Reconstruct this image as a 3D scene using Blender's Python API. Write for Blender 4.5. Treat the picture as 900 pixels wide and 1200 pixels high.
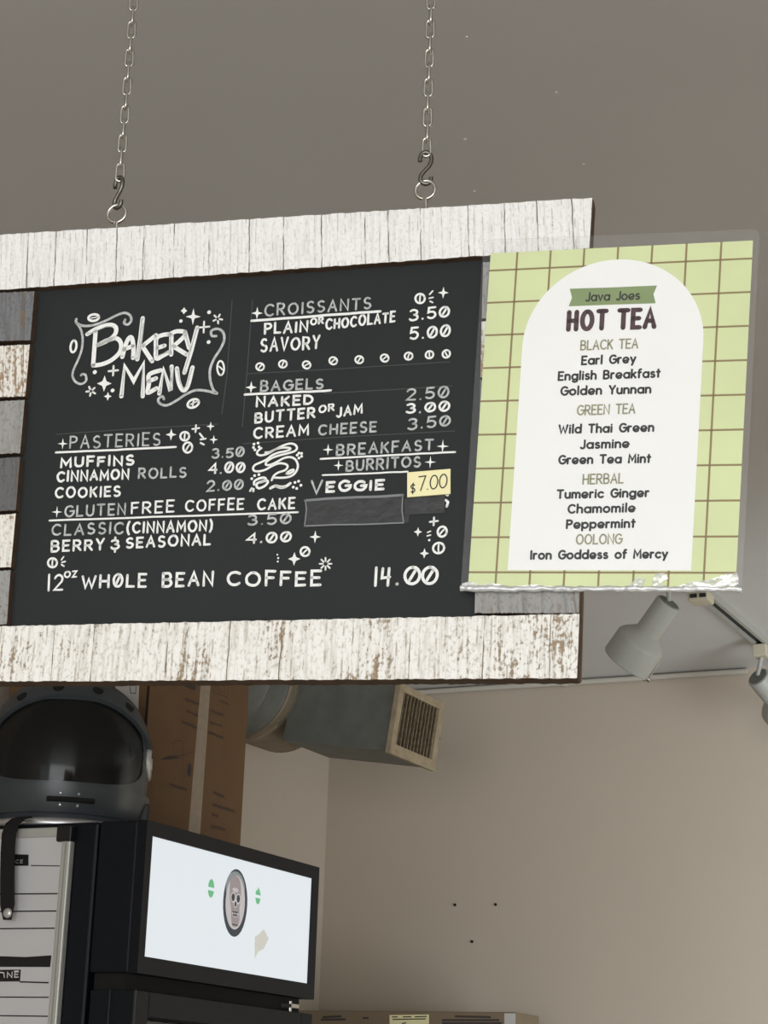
import bpy, math, random
from mathutils import Vector, Matrix
random.seed(7)
for o in list(bpy.data.objects): bpy.data.objects.remove(o)
S = bpy.context.scene
COL = S.collection
R = math.radians

# ------------------------------------------------------------------ camera, world, light, exposure
CAM = Vector((0, 0, 1.5)); F = 2340.0
TH, ROLL, HD = R(17.1), R(2.0), R(25.9)
FW = Vector((-math.sin(HD)*math.cos(TH), math.cos(HD)*math.cos(TH), math.sin(TH)))
_rt = Vector((math.cos(HD), math.sin(HD), 0)); _up = _rt.cross(FW)
RT = _rt*math.cos(ROLL)+_up*math.sin(ROLL); UP = _up*math.cos(ROLL)-_rt*math.sin(ROLL)
cd = bpy.data.cameras.new('camera'); cam = bpy.data.objects.new('camera', cd); COL.objects.link(cam)
cd.sensor_fit = 'VERTICAL'; cd.sensor_height = 36.0; cd.lens = 36.0*F/1200.0; cd.clip_start = .05
m = Matrix((RT, UP, -FW)).transposed().to_4x4(); m.translation = CAM; cam.matrix_world = m
S.camera = cam

W = bpy.data.worlds.new('world'); S.world = W; W.use_nodes = True
bg = W.node_tree.nodes['Background']; bg.inputs['Color'].default_value = (.96, .985, 1.0, 1); bg.inputs['Strength'].default_value = 1.08

def area(name, loc, target, sx, sy, power, col=(1, 1, 1)):
    l = bpy.data.lights.new(name, 'AREA'); l.shape = 'RECTANGLE'; l.size = sx; l.size_y = sy; l.energy = power; l.color = col
    o = bpy.data.objects.new(name, l); COL.objects.link(o); o.location = loc
    o.rotation_euler = (Vector(target)-Vector(loc)).to_track_quat('-Z', 'Y').to_euler(); return o
area('shopfront_window_light', (.5, -1.7, 1.75), (-.5, 1.8, 2.2), 3.6, 1.7, 76, (.98, .99, 1.0))
sw = area('side_window_light', (1.0, 3.5, 1.25), (.25, 5.11, 1.45), 1.2, 1.5, 50, (.86, .94, 1.0)); sw.data.spread = R(125)
S.view_settings.view_transform = 'Standard'; S.view_settings.look = 'None'
S.view_settings.exposure = 0.0; S.view_settings.gamma = 1.0; S.view_settings.use_curve_mapping = False

# ------------------------------------------------------------------ photo pixel -> point on a plane that stands in the room
def ray(x, y): return FW+RT*((x-450)/F)-UP*((y-600)/F)
class Plane:
    """vertical plane; local x runs right, local -y faces the viewer, local z is up"""
    def __init__(s, p0, ex):
        s.p0 = Vector(p0); s.ex = Vector(ex).normalized(); s.ez = Vector((0, 0, 1)); s.n = s.ex.cross(s.ez)
        s.M = Matrix((s.ex, -s.n, s.ez)).transposed().to_4x4(); s.M.translation = s.p0
    def uv(s, x, y, off=0.0):
        d = ray(x, y); q = s.p0+s.n*off; t = (q-CAM).dot(s.n)/d.dot(s.n); p = CAM+d*t-s.p0
        return Vector((p.dot(s.ex), p.dot(s.ez)))
def onx(x, y, X): d = ray(x, y); return CAM+d*(X/d.x)
def ony(x, y, Y): d = ray(x, y); return CAM+d*(Y/d.y)
def onz(x, y, Z): d = ray(x, y); return CAM+d*((Z-1.5)/d.z)

# ------------------------------------------------------------------ materials
def mat(name, col, rough=.6, metal=0.0, nscale=0, namp=.12, bump=0.0, bscale=80, spec=.5, emit=None, estr=0.0):
    M = bpy.data.materials.new(name); M.use_nodes = True; nt = M.node_tree; b = nt.nodes['Principled BSDF']
    b.inputs['Base Color'].default_value = (*col, 1); b.inputs['Roughness'].default_value = rough
    b.inputs['Metallic'].default_value = metal; b.inputs['Specular IOR Level'].default_value = spec
    if emit: b.inputs['Emission Color'].default_value = (*emit, 1); b.inputs['Emission Strength'].default_value = estr
    tc = nt.nodes.new('ShaderNodeTexCoord')
    if nscale:
        n = nt.nodes.new('ShaderNodeTexNoise'); n.inputs['Scale'].default_value = nscale; n.inputs['Detail'].default_value = 5
        nt.links.new(tc.outputs['Object'], n.inputs['Vector'])
        r = nt.nodes.new('ShaderNodeMapRange'); r.inputs['From Min'].default_value = .25; r.inputs['From Max'].default_value = .75
        r.inputs['To Min'].default_value = 1-namp; r.inputs['To Max'].default_value = 1+namp
        nt.links.new(n.outputs['Fac'], r.inputs['Value'])
        v = nt.nodes.new('ShaderNodeVectorMath'); v.operation = 'SCALE'; v.inputs[0].default_value = col
        nt.links.new(r.outputs['Result'], v.inputs['Scale']); nt.links.new(v.outputs['Vector'], b.inputs['Base Color'])
    if bump:
        n = nt.nodes.new('ShaderNodeTexNoise'); n.inputs['Scale'].default_value = bscale; n.inputs['Detail'].default_value = 4
        nt.links.new(tc.outputs['Object'], n.inputs['Vector'])
        bp = nt.nodes.new('ShaderNodeBump'); bp.inputs['Strength'].default_value = bump; bp.inputs['Distance'].default_value = .002
        nt.links.new(n.outputs['Fac'], bp.inputs['Height']); nt.links.new(bp.outputs['Normal'], b.inputs['Normal'])
    return M

def s2l(r, g, b):
    f = lambda c: (c/255/12.92 if c/255 <= .04045 else ((c/255+.055)/1.055)**2.4)
    return (f(r), f(g), f(b))

def wood(name, paint, dark, bare, wear=.35, lean=.06, crack=34.0, grainz=22, seed=0.0, crackw=.02, fine=.6, band=None):
    """painted weathered board: upright saw grain, cracks, worn-through paint (local x across, z along grain)"""
    M = bpy.data.materials.new(name); M.use_nodes = True; nt = M.node_tree; N = nt.nodes; L = nt.links
    b = N['Principled BSDF']; b.inputs['Roughness'].default_value = .75; b.inputs['Specular IOR Level'].default_value = .25
    tc = N.new('ShaderNodeTexCoord'); sp = N.new('ShaderNodeSeparateXYZ'); L.new(tc.outputs['Object'], sp.inputs[0])
    def math_(op, a, c=None):
        k = N.new('ShaderNodeMath'); k.operation = op
        for i, v in enumerate((a, c)):
            if v is None: continue
            if isinstance(v, (int, float)): k.inputs[i].default_value = v
            else: L.new(v, k.inputs[i])
        return k.outputs[0]
    def ramp(v, a, c):
        k = N.new('ShaderNodeMapRange'); k.inputs['From Min'].default_value = a; k.inputs['From Max'].default_value = c; L.new(v, k.inputs['Value']); return k.outputs['Result']
    def noise(x, y, z, scale, detail=4, rough=.55):
        c = N.new('ShaderNodeCombineXYZ')
        for i, v in enumerate((x, y, z)):
            if isinstance(v, (int, float)): c.inputs[i].default_value = v
            else: L.new(v, c.inputs[i])
        n = N.new('ShaderNodeTexNoise'); n.inputs['Scale'].default_value = scale; n.inputs['Detail'].default_value = detail; n.inputs['Roughness'].default_value = rough
        L.new(c.outputs[0], n.inputs['Vector']); return n.outputs['Fac']
    def mix(f, a, c):
        k = N.new('ShaderNodeMix'); k.data_type = 'RGBA'; L.new(f, k.inputs[0])
        for i, v in ((6, a), (7, c)):
            if isinstance(v, tuple): k.inputs[i].default_value = (*v, 1)
            else: L.new(v, k.inputs[i])
        return k.outputs[2]
    X = math_('ADD', sp.outputs['X'], math_('MULTIPLY', sp.outputs['Z'], lean))
    X = math_('ADD', X, seed)
    wob = noise(sp.outputs['X'], seed, sp.outputs['Z'], 60, 2)
    Xw = math_('ADD', X, math_('MULTIPLY', math_('SUBTRACT', wob, .5), .0022))
    v = N.new('ShaderNodeTexVoronoi'); v.voronoi_dimensions = '1D'; v.feature = 'DISTANCE_TO_EDGE'; v.inputs['Scale'].default_value = crack
    v.inputs['Randomness'].default_value = .75; L.new(Xw, v.inputs['W'])
    gap = noise(math_('MULTIPLY', X, 90), seed+3, math_('MULTIPLY', sp.outputs['Z'], 45), 1, 3)
    crackm = math_('MULTIPLY', ramp(v.outputs['Distance'], crackw, crackw*.25), ramp(gap, .36, .55))
    v2 = N.new('ShaderNodeTexVoronoi'); v2.voronoi_dimensions = '1D'; v2.feature = 'DISTANCE_TO_EDGE'; v2.inputs['Scale'].default_value = crack*4.3
    L.new(Xw, v2.inputs['W']); gap2 = noise(math_('MULTIPLY', X, 160), seed+7, math_('MULTIPLY', sp.outputs['Z'], 90), 1, 3)
    hair = math_('MULTIPLY', ramp(v2.outputs['Distance'], .09, .02), ramp(gap2, .46, .60))
    grain = noise(math_('MULTIPLY', Xw, 330), seed, math_('MULTIPLY', sp.outputs['Z'], grainz), 1, 5, .65)
    grit = noise(math_('MULTIPLY', X, 420), seed+9, math_('MULTIPLY', sp.outputs['Z'], 300), 1, 4, .6)
    patch = noise(math_('MULTIPLY', X, 26), seed+5, math_('MULTIPLY', sp.outputs['Z'], 16), 1, 3)
    # fine grey grain in the paint
    c = mix(math_('MULTIPLY', ramp(grain, .47, .66), fine), paint, dark)
    c = mix(math_('MULTIPLY', ramp(grit, .52, .66), fine), c, dark)
    c = mix(math_('MULTIPLY', hair, .75), c, tuple((a+q)/2 for a, q in zip(dark, bare)))
    if band:
        bx = math_('DIVIDE', math_('SUBTRACT', sp.outputs['X'], band[0]), band[1]); bandm = math_('MULTIPLY', math_('POWER', 2.718, math_('MULTIPLY', math_('MULTIPLY', bx, bx), -1.0)), band[2])
    w = math_('ADD', math_('ADD', math_('MULTIPLY', grain, .4), math_('MULTIPLY', patch, .4)), math_('MULTIPLY', grit, .35))
    if band: w = math_('ADD', w, bandm)
    wearm = ramp(w, .80-.3*wear, .85-.3*wear)
    c = mix(math_('MULTIPLY', wearm, .8), c, bare)
    c = mix(crackm, c, tuple(k*.7 for k in bare))
    L.new(c, b.inputs['Base Color'])
    h = math_('SUBTRACT', math_('ADD', math_('MULTIPLY', grain, .5), math_('MULTIPLY', grit, .5)), math_('ADD', math_('MULTIPLY', crackm, 1.2), math_('MULTIPLY', wearm, .5)))
    bp = N.new('ShaderNodeBump'); bp.inputs['Strength'].default_value = .6; bp.inputs['Distance'].default_value = .0015
    L.new(h, bp.inputs['Height']); L.new(bp.outputs['Normal'], b.inputs['Normal'])
    return M

def clear(name, tint=(1, 1, 1), refl=.06, rough=.06, veil=.04, veilcol=(1, 1, 1), bump=0.0, bscale=30):
    M = bpy.data.materials.new(name); M.use_nodes = True; nt = M.node_tree; N = nt.nodes; L = nt.links
    N.remove(N['Principled BSDF']); out = N['Material Output']
    t = N.new('ShaderNodeBsdfTransparent'); t.inputs[0].default_value = (*tint, 1)
    d = N.new('ShaderNodeBsdfDiffuse'); d.inputs[0].default_value = (*veilcol, 1)
    g = N.new('ShaderNodeBsdfGlossy'); g.inputs['Roughness'].default_value = rough
    m1 = N.new('ShaderNodeMixShader'); m1.inputs[0].default_value = veil; L.new(t.outputs[0], m1.inputs[1]); L.new(d.outputs[0], m1.inputs[2])
    fr = N.new('ShaderNodeLayerWeight'); fr.inputs['Blend'].default_value = .25
    mm = N.new('ShaderNodeMath'); mm.operation = 'MULTIPLY_ADD'; mm.inputs[1].default_value = .5; mm.inputs[2].default_value = refl; L.new(fr.outputs['Fresnel'], mm.inputs[0])
    if refl <= .03: mm.inputs[1].default_value = .25
    m2 = N.new('ShaderNodeMixShader'); L.new(mm.outputs[0], m2.inputs[0]); L.new(m1.outputs[0], m2.inputs[1]); L.new(g.outputs[0], m2.inputs[2])
    if bump:
        tc = N.new('ShaderNodeTexCoord'); n = N.new('ShaderNodeTexNoise'); n.inputs['Scale'].default_value = bscale; n.inputs['Detail'].default_value = 2; L.new(tc.outputs['Object'], n.inputs['Vector'])
        bp = N.new('ShaderNodeBump'); bp.inputs['Strength'].default_value = bump; bp.inputs['Distance'].default_value = .004; L.new(n.outputs['Fac'], bp.inputs['Height'])
        L.new(bp.outputs['Normal'], g.inputs['Normal'])
    L.new(m2.outputs[0], out.inputs['Surface']); return M

MT = dict(
    wall=mat('wall_paint', s2l(190, 177, 160), .55, nscale=1.3, namp=.04, bump=.15, bscale=60, spec=.35),
    ceiling=mat('ceiling_paint', s2l(200, 199, 197), .42, nscale=1.2, namp=.05, bump=.10, bscale=9, spec=.4),
    floor=mat('floor_concrete', s2l(176, 168, 156), .5, nscale=3),
    whitewood=wood('white_painted_wood', s2l(243, 242, 239), s2l(208, 204, 196), s2l(112, 94, 74), wear=.36, lean=.05),
    wornwood=wood('worn_white_painted_wood', s2l(243, 241, 235), s2l(188, 180, 164), s2l(140, 112, 76), wear=.55, seed=3.3, lean=-.02, crack=20, crackw=.010, band=(.215, .035, .07)),
    tanwood=mat('tan_wood_backing', s2l(156, 116, 72), .8, nscale=60, namp=.3),
    rawwood=mat('raw_wood_edge', s2l(84, 64, 46), .8, nscale=60, namp=.35),
    tile_white=wood('distressed_white_tile', s2l(236, 233, 224), s2l(190, 182, 170), s2l(150, 112, 66), wear=.72, seed=1.7, crack=60),
    tile_slate=wood('grey_slate_tile', s2l(122, 124, 126), s2l(98, 98, 100), s2l(140, 112, 78), wear=.5, seed=2.4, crack=12, fine=.8, crackw=.01),
    tile_grey=wood('pale_grey_tile', s2l(158, 157, 154), s2l(128, 126, 122), s2l(150, 118, 80), wear=.48, seed=5.4, crack=12, fine=.8, crackw=.01),
    tile_dark=wood('dark_grey_tile', s2l(106, 106, 106), s2l(84, 84, 84), s2l(132, 106, 74), wear=.48, seed=8.1, crack=12, fine=.8, crackw=.01),
    board=mat('black_chalkboard', s2l(38, 41, 41), .6, nscale=9, namp=.10, spec=.22),
    chalk=mat('white_chalk_ink', s2l(240, 240, 236), .8, nscale=260, namp=.07, spec=.1),
    chalkgrey=mat('grey_chalk_ink', s2l(188, 190, 188), .8, nscale=330, namp=.30, spec=.1),
    faint=mat('faint_chalk', s2l(78, 80, 80), .8, spec=.1),
    steel=mat('galvanised_steel', s2l(205, 202, 194), .3, 1.0, nscale=300, namp=.12),
    darksteel=mat('dull_steel_hook', s2l(120, 116, 108), .4, 1.0),
    paper=mat('lime_paper', s2l(214, 223, 170), .5, nscale=14, namp=.05, bump=.25, bscale=18, spec=.3),
    grid=mat('brown_grid_print', s2l(140, 120, 76), .6),
    white=mat('white_print', s2l(243, 243, 240), .5, nscale=12, namp=.015, bump=.3, bscale=22, spec=.3),
    green=mat('sage_print', s2l(132, 150, 98), .55, nscale=40, namp=.06),
    ink=mat('black_ink', s2l(30, 30, 28), .6), maroon=mat('maroon_ink', s2l(72, 38, 46), .6), olive=mat('olive_ink', s2l(150, 148, 116), .6),
    sleeve=clear('clear_plastic_sleeve', (.99, .99, .99), .012, .12, .022, bump=.5, bscale=16),
    sleeve_rim=clear('clear_fold_and_glint', (.97, .98, .97), .22, .2, .38, bump=1.0, bscale=90),
    sticker=mat('yellow_sticker', s2l(242, 234, 182), .6, nscale=30, namp=.03),
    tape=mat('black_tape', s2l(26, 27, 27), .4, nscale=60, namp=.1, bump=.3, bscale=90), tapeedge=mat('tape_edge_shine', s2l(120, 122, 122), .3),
    lamp=mat('grey_enamel', s2l(166, 166, 158), .45, nscale=20, namp=.02), cream=mat('cream_plastic', s2l(196, 188, 164), .5),
    tracksl=mat('track_slot', (.01, .01, .01), .6), conduit=mat('painted_conduit', s2l(196, 190, 178), .45),
    duct=mat('dull_duct_metal', s2l(116, 118, 112), .55, .35, nscale=22, namp=.16), boot=mat('dusty_duct_collar', s2l(134, 120, 100), .6, .2, nscale=16, namp=.25),
    foil=mat('foil_tape', s2l(220, 214, 200), .25, 1.0), grille=mat('dusty_grille_paint', s2l(160, 144, 118), .7, nscale=40, namp=.2),
    slat=mat('dusty_grille_slat', s2l(158, 142, 114), .8, nscale=90, namp=.45), dark=mat('dark_void', (.008, .008, .008), .9),
    card=mat('brown_cardboard', s2l(112, 84, 56), .8, nscale=16, namp=.07), cardgap=mat('cardboard_gap_shade', s2l(40, 28, 18), .9),
    card2=mat('greyish_cardboard', s2l(128, 112, 90), .8, nscale=16, namp=.06),
    cardink=mat('faded_carton_ink', s2l(66, 58, 56), .8), clear_tape=mat('pale_packing_tape', s2l(158, 142, 124), .4, nscale=60, namp=.1),
    label_white=mat('white_label', s2l(200, 196, 190), .6),
    fridge=mat('fridge_black', s2l(12, 18, 26), .5, nscale=40, namp=.05, spec=.25), fridge_dark=mat('fridge_interior', s2l(8, 9, 11), .6),
    fridge_trim=mat('fridge_edge_trim', s2l(42, 48, 54), .4),
    panel=mat('backlit_panel', s2l(60, 62, 64), .4, nscale=5, namp=.2, emit=(.90, .96, 1.0), estr=.80),
    logo_dark=mat('logo_slate', s2l(50, 60, 68), .5, emit=s2l(66, 76, 84), estr=.4), logo_grey=mat('logo_grey', s2l(120, 128, 130), .5, emit=s2l(150, 160, 164), estr=.5),
    logo_light=mat('logo_light', s2l(160, 156, 156), .5, emit=s2l(205, 200, 202), estr=.6), logo_mid=mat('logo_mid', s2l(120, 112, 114), .5, emit=s2l(165, 155, 158), estr=.6),
    logo_green=mat('logo_green', s2l(70, 160, 100), .5, emit=s2l(130, 205, 155), estr=.55), logo_beige=mat('label_residue', s2l(150, 148, 136), .7, emit=s2l(222, 221, 212), estr=.66, nscale=120, namp=.15),
    wb=mat('whiteboard_white', s2l(226, 227, 228), .35, nscale=6, namp=.03), alu=mat('aluminium_frame', s2l(206, 208, 202), .4, .3),
    black=mat('black_plastic', s2l(24, 25, 26), .45), webbing=mat('black_webbing', s2l(20, 20, 22), .8),
    helmet=mat('grey_gloss_shell', s2l(68, 74, 78), .30, nscale=8, namp=.03), liner=mat('black_helmet_liner', s2l(16, 17, 18), .7),
    chrome=mat('chrome', s2l(235, 235, 235), .35, .7), visor=clear('smoked_visor', (.42, .44, .44), .02, .10, .01),
    glass=clear('door_glass', (.35, .37, .4), .06, .03, .01),
)

# ------------------------------------------------------------------ mesh helpers
class MB:
    def __init__(s): s.v = []; s.f = []
    def add(s, vs, fs):
        k = len(s.v); s.v += [tuple(p) for p in vs]; s.f += [tuple(i+k for i in f) for f in fs]; return s
    def box(s, a, b, taper=None):
        (x0, y0, z0), (x1, y1, z1) = a, b
        return s.add([(x0, y0, z0), (x1, y0, z0), (x1, y1, z0), (x0, y1, z0), (x0, y0, z1), (x1, y0, z1), (x1, y1, z1), (x0, y1, z1)],
                     [(3, 2, 1, 0), (4, 5, 6, 7), (0, 1, 5, 4), (1, 2, 6, 5), (2, 3, 7, 6), (3, 0, 4, 7)])
    def prism(s, poly, y0, y1):
        """poly in (x,z), extruded from y0 (front) to y1 (back)"""
        n = len(poly); vs = [(p[0], y0, p[1]) for p in poly]+[(p[0], y1, p[1]) for p in poly]
        ar = sum(poly[i][0]*poly[(i+1) % n][1]-poly[(i+1) % n][0]*poly[i][1] for i in range(n))
        fs = [tuple(range(n)), tuple(range(2*n-1, n-1, -1))]+[(i, i+n, (i+1) % n+n, (i+1) % n) for i in range(n)]
        if ar < 0: fs = [tuple(reversed(f)) for f in fs]
        return s.add(vs, fs)
    def flat(s, poly, y):
        n = len(poly); ar = sum(poly[i][0]*poly[(i+1) % n][1]-poly[(i+1) % n][0]*poly[i][1] for i in range(n))
        f = tuple(range(n)); return s.add([(p[0], y, p[1]) for p in poly], [f if ar > 0 else f[::-1]])
    def tube(s, pts, r, n=10, closed=False, cap=True):
        pts = [Vector(p) for p in pts]; m = len(pts); rings = []
        rs = r if isinstance(r, (list, tuple)) else [r]*m
        t0 = (pts[1]-pts[0]).normalized(); a = t0.orthogonal().normalized()
        for i, p in enumerate(pts):
            if closed: t = (pts[(i+1) % m]-pts[i-1]).normalized()
            else: t = (pts[min(i+1, m-1)]-pts[max(i-1, 0)]).normalized()
            a = (a-t*a.dot(t)).normalized(); b = t.cross(a)
            rings.append([p+(a*math.cos(2*math.pi*k/n)+b*math.sin(2*math.pi*k/n))*rs[i] for k in range(n)])
        vs = [v for g in rings for v in g]; fs = []
        for i in range(m if closed else m-1):
            j = (i+1) % m
            for k in range(n): fs.append((i*n+k, i*n+(k+1) % n, j*n+(k+1) % n, j*n+k))
        if cap and not closed: fs += [tuple(range(n-1, -1, -1)), tuple((m-1)*n+k for k in range(n))]
        return s.add(vs, fs)
    def lathe(s, prof, origin, axis, n=40, capa=True, capb=True):
        """prof: (distance along axis, radius)"""
        o = Vector(origin); ax = Vector(axis).normalized(); a = ax.orthogonal().normalized(); b = ax.cross(a)
        vs = []; fs = []; m = len(prof)
        for h, r in prof:
            for k in range(n): vs.append(o+ax*h+(a*math.cos(2*math.pi*k/n)+b*math.sin(2*math.pi*k/n))*r)
        for i in range(m-1):
            for k in range(n): fs.append((i*n+k, i*n+(k+1) % n, (i+1)*n+(k+1) % n, (i+1)*n+k))
        if capa: fs.append(tuple(range(n-1, -1, -1)))
        if capb: fs.append(tuple((m-1)*n+k for k in range(n)))
        return s.add(vs, fs)
    def ribbon(s, pts, hw, y, caps=True):
        """flat pen stroke in the (x,z) plane at depth y"""
        P = []
        for p in pts:
            p = Vector((p[0], p[1]))
            if not P or (p-P[-1]).length > 1e-6: P.append(p)
        if len(P) < 2: return s.disc(P[0], hw, y)
        Lf, Rt = [], []
        hs = hw if isinstance(hw, list) else [hw]*len(P)
        for i, p in enumerate(P):
            d0 = (p-P[i-1]).normalized() if i else None; d1 = (P[i+1]-p).normalized() if i < len(P)-1 else None
            if d0 is None: d0 = d1
            if d1 is None: d1 = d0
            n0 = Vector((-d0.y, d0.x)); n1 = Vector((-d1.y, d1.x)); nn = n0+n1
            if nn.length < .35: # hairpin: break here
                nn = n0; k = 1
            else: nn.normalize(); k = min(1/max(nn.dot(n0), .3), 1.8)
            h = hs[min(i, len(hs)-1)]
            Lf.append(p+nn*h*k); Rt.append(p-nn*h*k)
        vs = [(q.x, y, q.y) for q in Lf]+[(q.x, y, q.y) for q in Rt]; n = len(P)
        s.add(vs, [(n+i, n+i+1, i+1, i) for i in range(n-1)])
        if caps: s.disc(P[0], hs[0]*.97, y); s.disc(P[-1], hs[min(len(P)-1, len(hs)-1)]*.97, y)
        return s
    def disc(s, c, r, y, rz=None, n=10, rot=0):
        rz = rz or r
        pts = []
        for k in range(n):
            a = 2*math.pi*k/n; x = r*math.cos(a); z = rz*math.sin(a)
            pts.append((c[0]+x*math.cos(rot)-z*math.sin(rot), c[1]+x*math.sin(rot)+z*math.cos(rot)))
        return s.flat(pts, y)
    def build(s, name, material, parent=None, smooth=None, bevel=0, solid=0):
        me = bpy.data.meshes.new(name); me.from_pydata(s.v, [], s.f); me.update()
        for mm in (material if isinstance(material, list) else [material]): me.materials.append(mm)
        o = bpy.data.objects.new(name, me); COL.objects.link(o)
        if smooth is not None:
            for p in me.polygons: p.use_smooth = True
            me.set_sharp_from_angle(angle=R(smooth))
        if parent is not None: o.parent = parent
        if solid:
            md = o.modifiers.new('solid', 'SOLIDIFY'); md.thickness = solid; md.offset = -1
        if bevel:
            md = o.modifiers.new('bevel', 'BEVEL'); md.width = bevel; md.segments = 2; md.limit_method = 'ANGLE'
        return o
def empty(name, label, cat, M=None, loc=None, group=None):
    o = bpy.data.objects.new(name, None); COL.objects.link(o); o.empty_display_size = .05
    if M is not None: o.matrix_world = M
    if loc is not None: o.location = loc
    o['label'] = label; o['category'] = cat
    if group: o['group'] = group
    return o
def struct(name, mb, material):
    o = mb.build(name, material); o['kind'] = 'structure'; return o
def shift(mb, loc):
    mb.v = [(v[0]-loc[0], v[1]-loc[1], v[2]-loc[2]) for v in mb.v]; return mb

# ------------------------------------------------------------------ pen-stroke alphabet
def arc(cx, cy, rx, ry, a0, a1, n=10): return [(cx+rx*math.cos(R(a0+(a1-a0)*i/n)), cy+ry*math.sin(R(a0+(a1-a0)*i/n))) for i in range(n+1)]
def ring(cx, cy, rx, ry, n=18): return arc(cx, cy, rx, ry, 90, 450, n)
G = {}
def g(ch, w, *st): G[ch] = (w, st)
g(' ', .42); g('.', .12, [(.06, .03), (.061, .03)])
g('A', .72, [(0, 0), (.36, 1), (.72, 0)], [(.14, .36), (.58, .36)])
g('B', .62, [(0, 0), (0, 1)], [(0, 1), (.3, 1)]+arc(.3, .76, .26, .24, 90, -90, 8)+[(0, .52)], [(0, .52), (.34, .52)]+arc(.34, .26, .28, .26, 90, -90, 8)+[(0, 0)])
g('C', .72, arc(.42, .5, .42, .5, 48, 312, 14))
g('D', .68, [(0, 0), (0, 1), (.2, 1)]+arc(.2, .5, .48, .5, 90, -90, 12)+[(0, 0)])
g('E', .54, [(.54, 1), (0, 1), (0, 0), (.54, 0)], [(0, .52), (.46, .52)])
g('F', .52, [(.52, 1), (0, 1), (0, 0)], [(0, .52), (.44, .52)])
g('G', .76, arc(.42, .5, .42, .5, 48, 360, 16)+[(.48, .5)])
g('H', .64, [(0, 0), (0, 1)], [(.64, 0), (.64, 1)], [(0, .5), (.64, .5)])
g('I', .06, [(.03, 0), (.03, 1)])
g('J', .46, [(.46, 1), (.46, .25)]+arc(.24, .22, .22, .24, 0, -150, 8))
g('K', .6, [(0, 0), (0, 1)], [(.56, 1), (.02, .42)], [(.2, .6), (.6, 0)])
g('L', .52, [(0, 1), (0, 0), (.52, 0)])
g('M', .82, [(0, 0), (.04, 1), (.41, .3), (.78, 1), (.82, 0)])
g('N', .66, [(0, 0), (0, 1), (.66, 0), (.66, 1)])
g('O', .82, ring(.41, .5, .41, .5)); g('0', .62, ring(.31, .5, .31, .5)); g('@', .66, ring(.33, .5, .33, .5), [(.2, .2), (.46, .82)])
g('P', .58, [(0, 0), (0, 1), (.3, 1)]+arc(.3, .74, .28, .26, 90, -90, 8)+[(0, .48)])
g('R', .62, [(0, 0), (0, 1), (.3, 1)]+arc(.3, .74, .28, .26, 90, -90, 8)+[(0, .48)], [(.26, .48), (.62, 0)])
g('S', .58, arc(.3, .75, .26, .25, 40, 270, 9)+arc(.29, .25, .29, .25, 90, -140, 9))
g('T', .66, [(0, 1), (.66, 1)], [(.33, 1), (.33, 0)])
g('U', .64, [(0, 1), (0, .32)]+arc(.32, .32, .32, .32, 180, 360, 10)+[(.64, 1)])
g('V', .68, [(0, 1), (.34, 0), (.68, 1)])
g('W', 1.0, [(0, 1), (.25, 0), (.5, .8), (.75, 0), (1, 1)])
g('Y', .64, [(0, 1), (.32, .45), (.64, 1)], [(.32, .45), (.32, 0)])
g('Z', .56, [(0, 1), (.56, 1), (0, 0), (.56, 0)])
g('1', .06, [(.03, 0), (.03, 1)]); g('2', .56, arc(.28, .72, .27, .28, 165, -35, 9)+[(0, 0), (.56, 0)])
g('3', .56, arc(.26, .76, .26, .24, 140, -80, 8), arc(.27, .27, .29, .27, 80, -150, 9))
g('4', .6, [(.48, 0), (.48, 1), (0, .36), (.6, .36)]); g('h4', .6, [(.1, 1), (.06, .45), (.55, .5)], [(.5, 1), (.46, 0)])
g('5', .56, [(.52, 1), (.08, 1), (.04, .56)]+arc(.26, .31, .29, .31, 110, -140, 10))
g('7', .56, [(0, 1), (.56, 1), (.2, 0)])
g('(', .3, arc(.5, .45, .42, .72, 125, 235, 8)); g(')', .3, arc(-.2, .45, .42, .72, 55, -55, 8))
g('&', .6, arc(.28, .74, .24, .22, 150, -80, 8), arc(.3, .27, .28, .25, 80, -160, 9), [(.3, 1.0), (.3, 1.25)], [(.32, -.02), (.32, -.28)])
g('$', .56, arc(.3, .72, .25, .22, 40, 270, 8)+arc(.29, .28, .27, .22, 90, -140, 8), [(.3, 1.12), (.3, -.12)])
# lower case (x-height .66)
XH = .66; r_ = XH/2
bowl = ring(.33, r_, .33, r_)
g('a', .66, bowl, [(.66, 0), (.66, XH)]); g('b', .66, bowl, [(0, 0), (0, 1.05)]); g('d', .66, bowl, [(.66, 0), (.66, 1.05)])
g('c', .56, arc(.33, r_, .33, r_, 45, 315, 12)); g('o', .66, bowl)
g('e', .66, arc(.33, r_, .33, r_, -38, -360+8, 16)+[(.04, r_-.12)])
g('f', .36, [(.12, 0), (.12, .82)]+arc(.3, .84, .18, .2, 180, 75, 5), [(0, XH), (.34, XH)])
g('g', .66, bowl, [(.66, XH), (.66, -.06)]+arc(.36, -.08, .3, .22, 0, -150, 8))
g('h', .54, [(0, 0), (0, 1.05)], [(0, .3)]+arc(.27, XH-.28, .27, .28, 180, 0, 8)+[(.54, 0)])
g('i', .06, [(.03, 0), (.03, XH)], [(.03, .93), (.031, .93)]); g('l', .06, [(.03, 0), (.03, 1.05)])
g('k', .5, [(0, 0), (0, 1.05)], [(.46, XH), (.02, .28)], [(.16, .4), (.5, 0)])
g('m', .9, [(0, 0), (0, XH)], [(0, .3)]+arc(.225, XH-.24, .225, .24, 180, 0, 7)+[(.45, 0)], [(.45, .3)]+arc(.675, XH-.24, .225, .24, 180, 0, 7)+[(.9, 0)])
g('n', .54, [(0, 0), (0, XH)], [(0, .3)]+arc(.27, XH-.28, .27, .28, 180, 0, 8)+[(.54, 0)])
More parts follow.
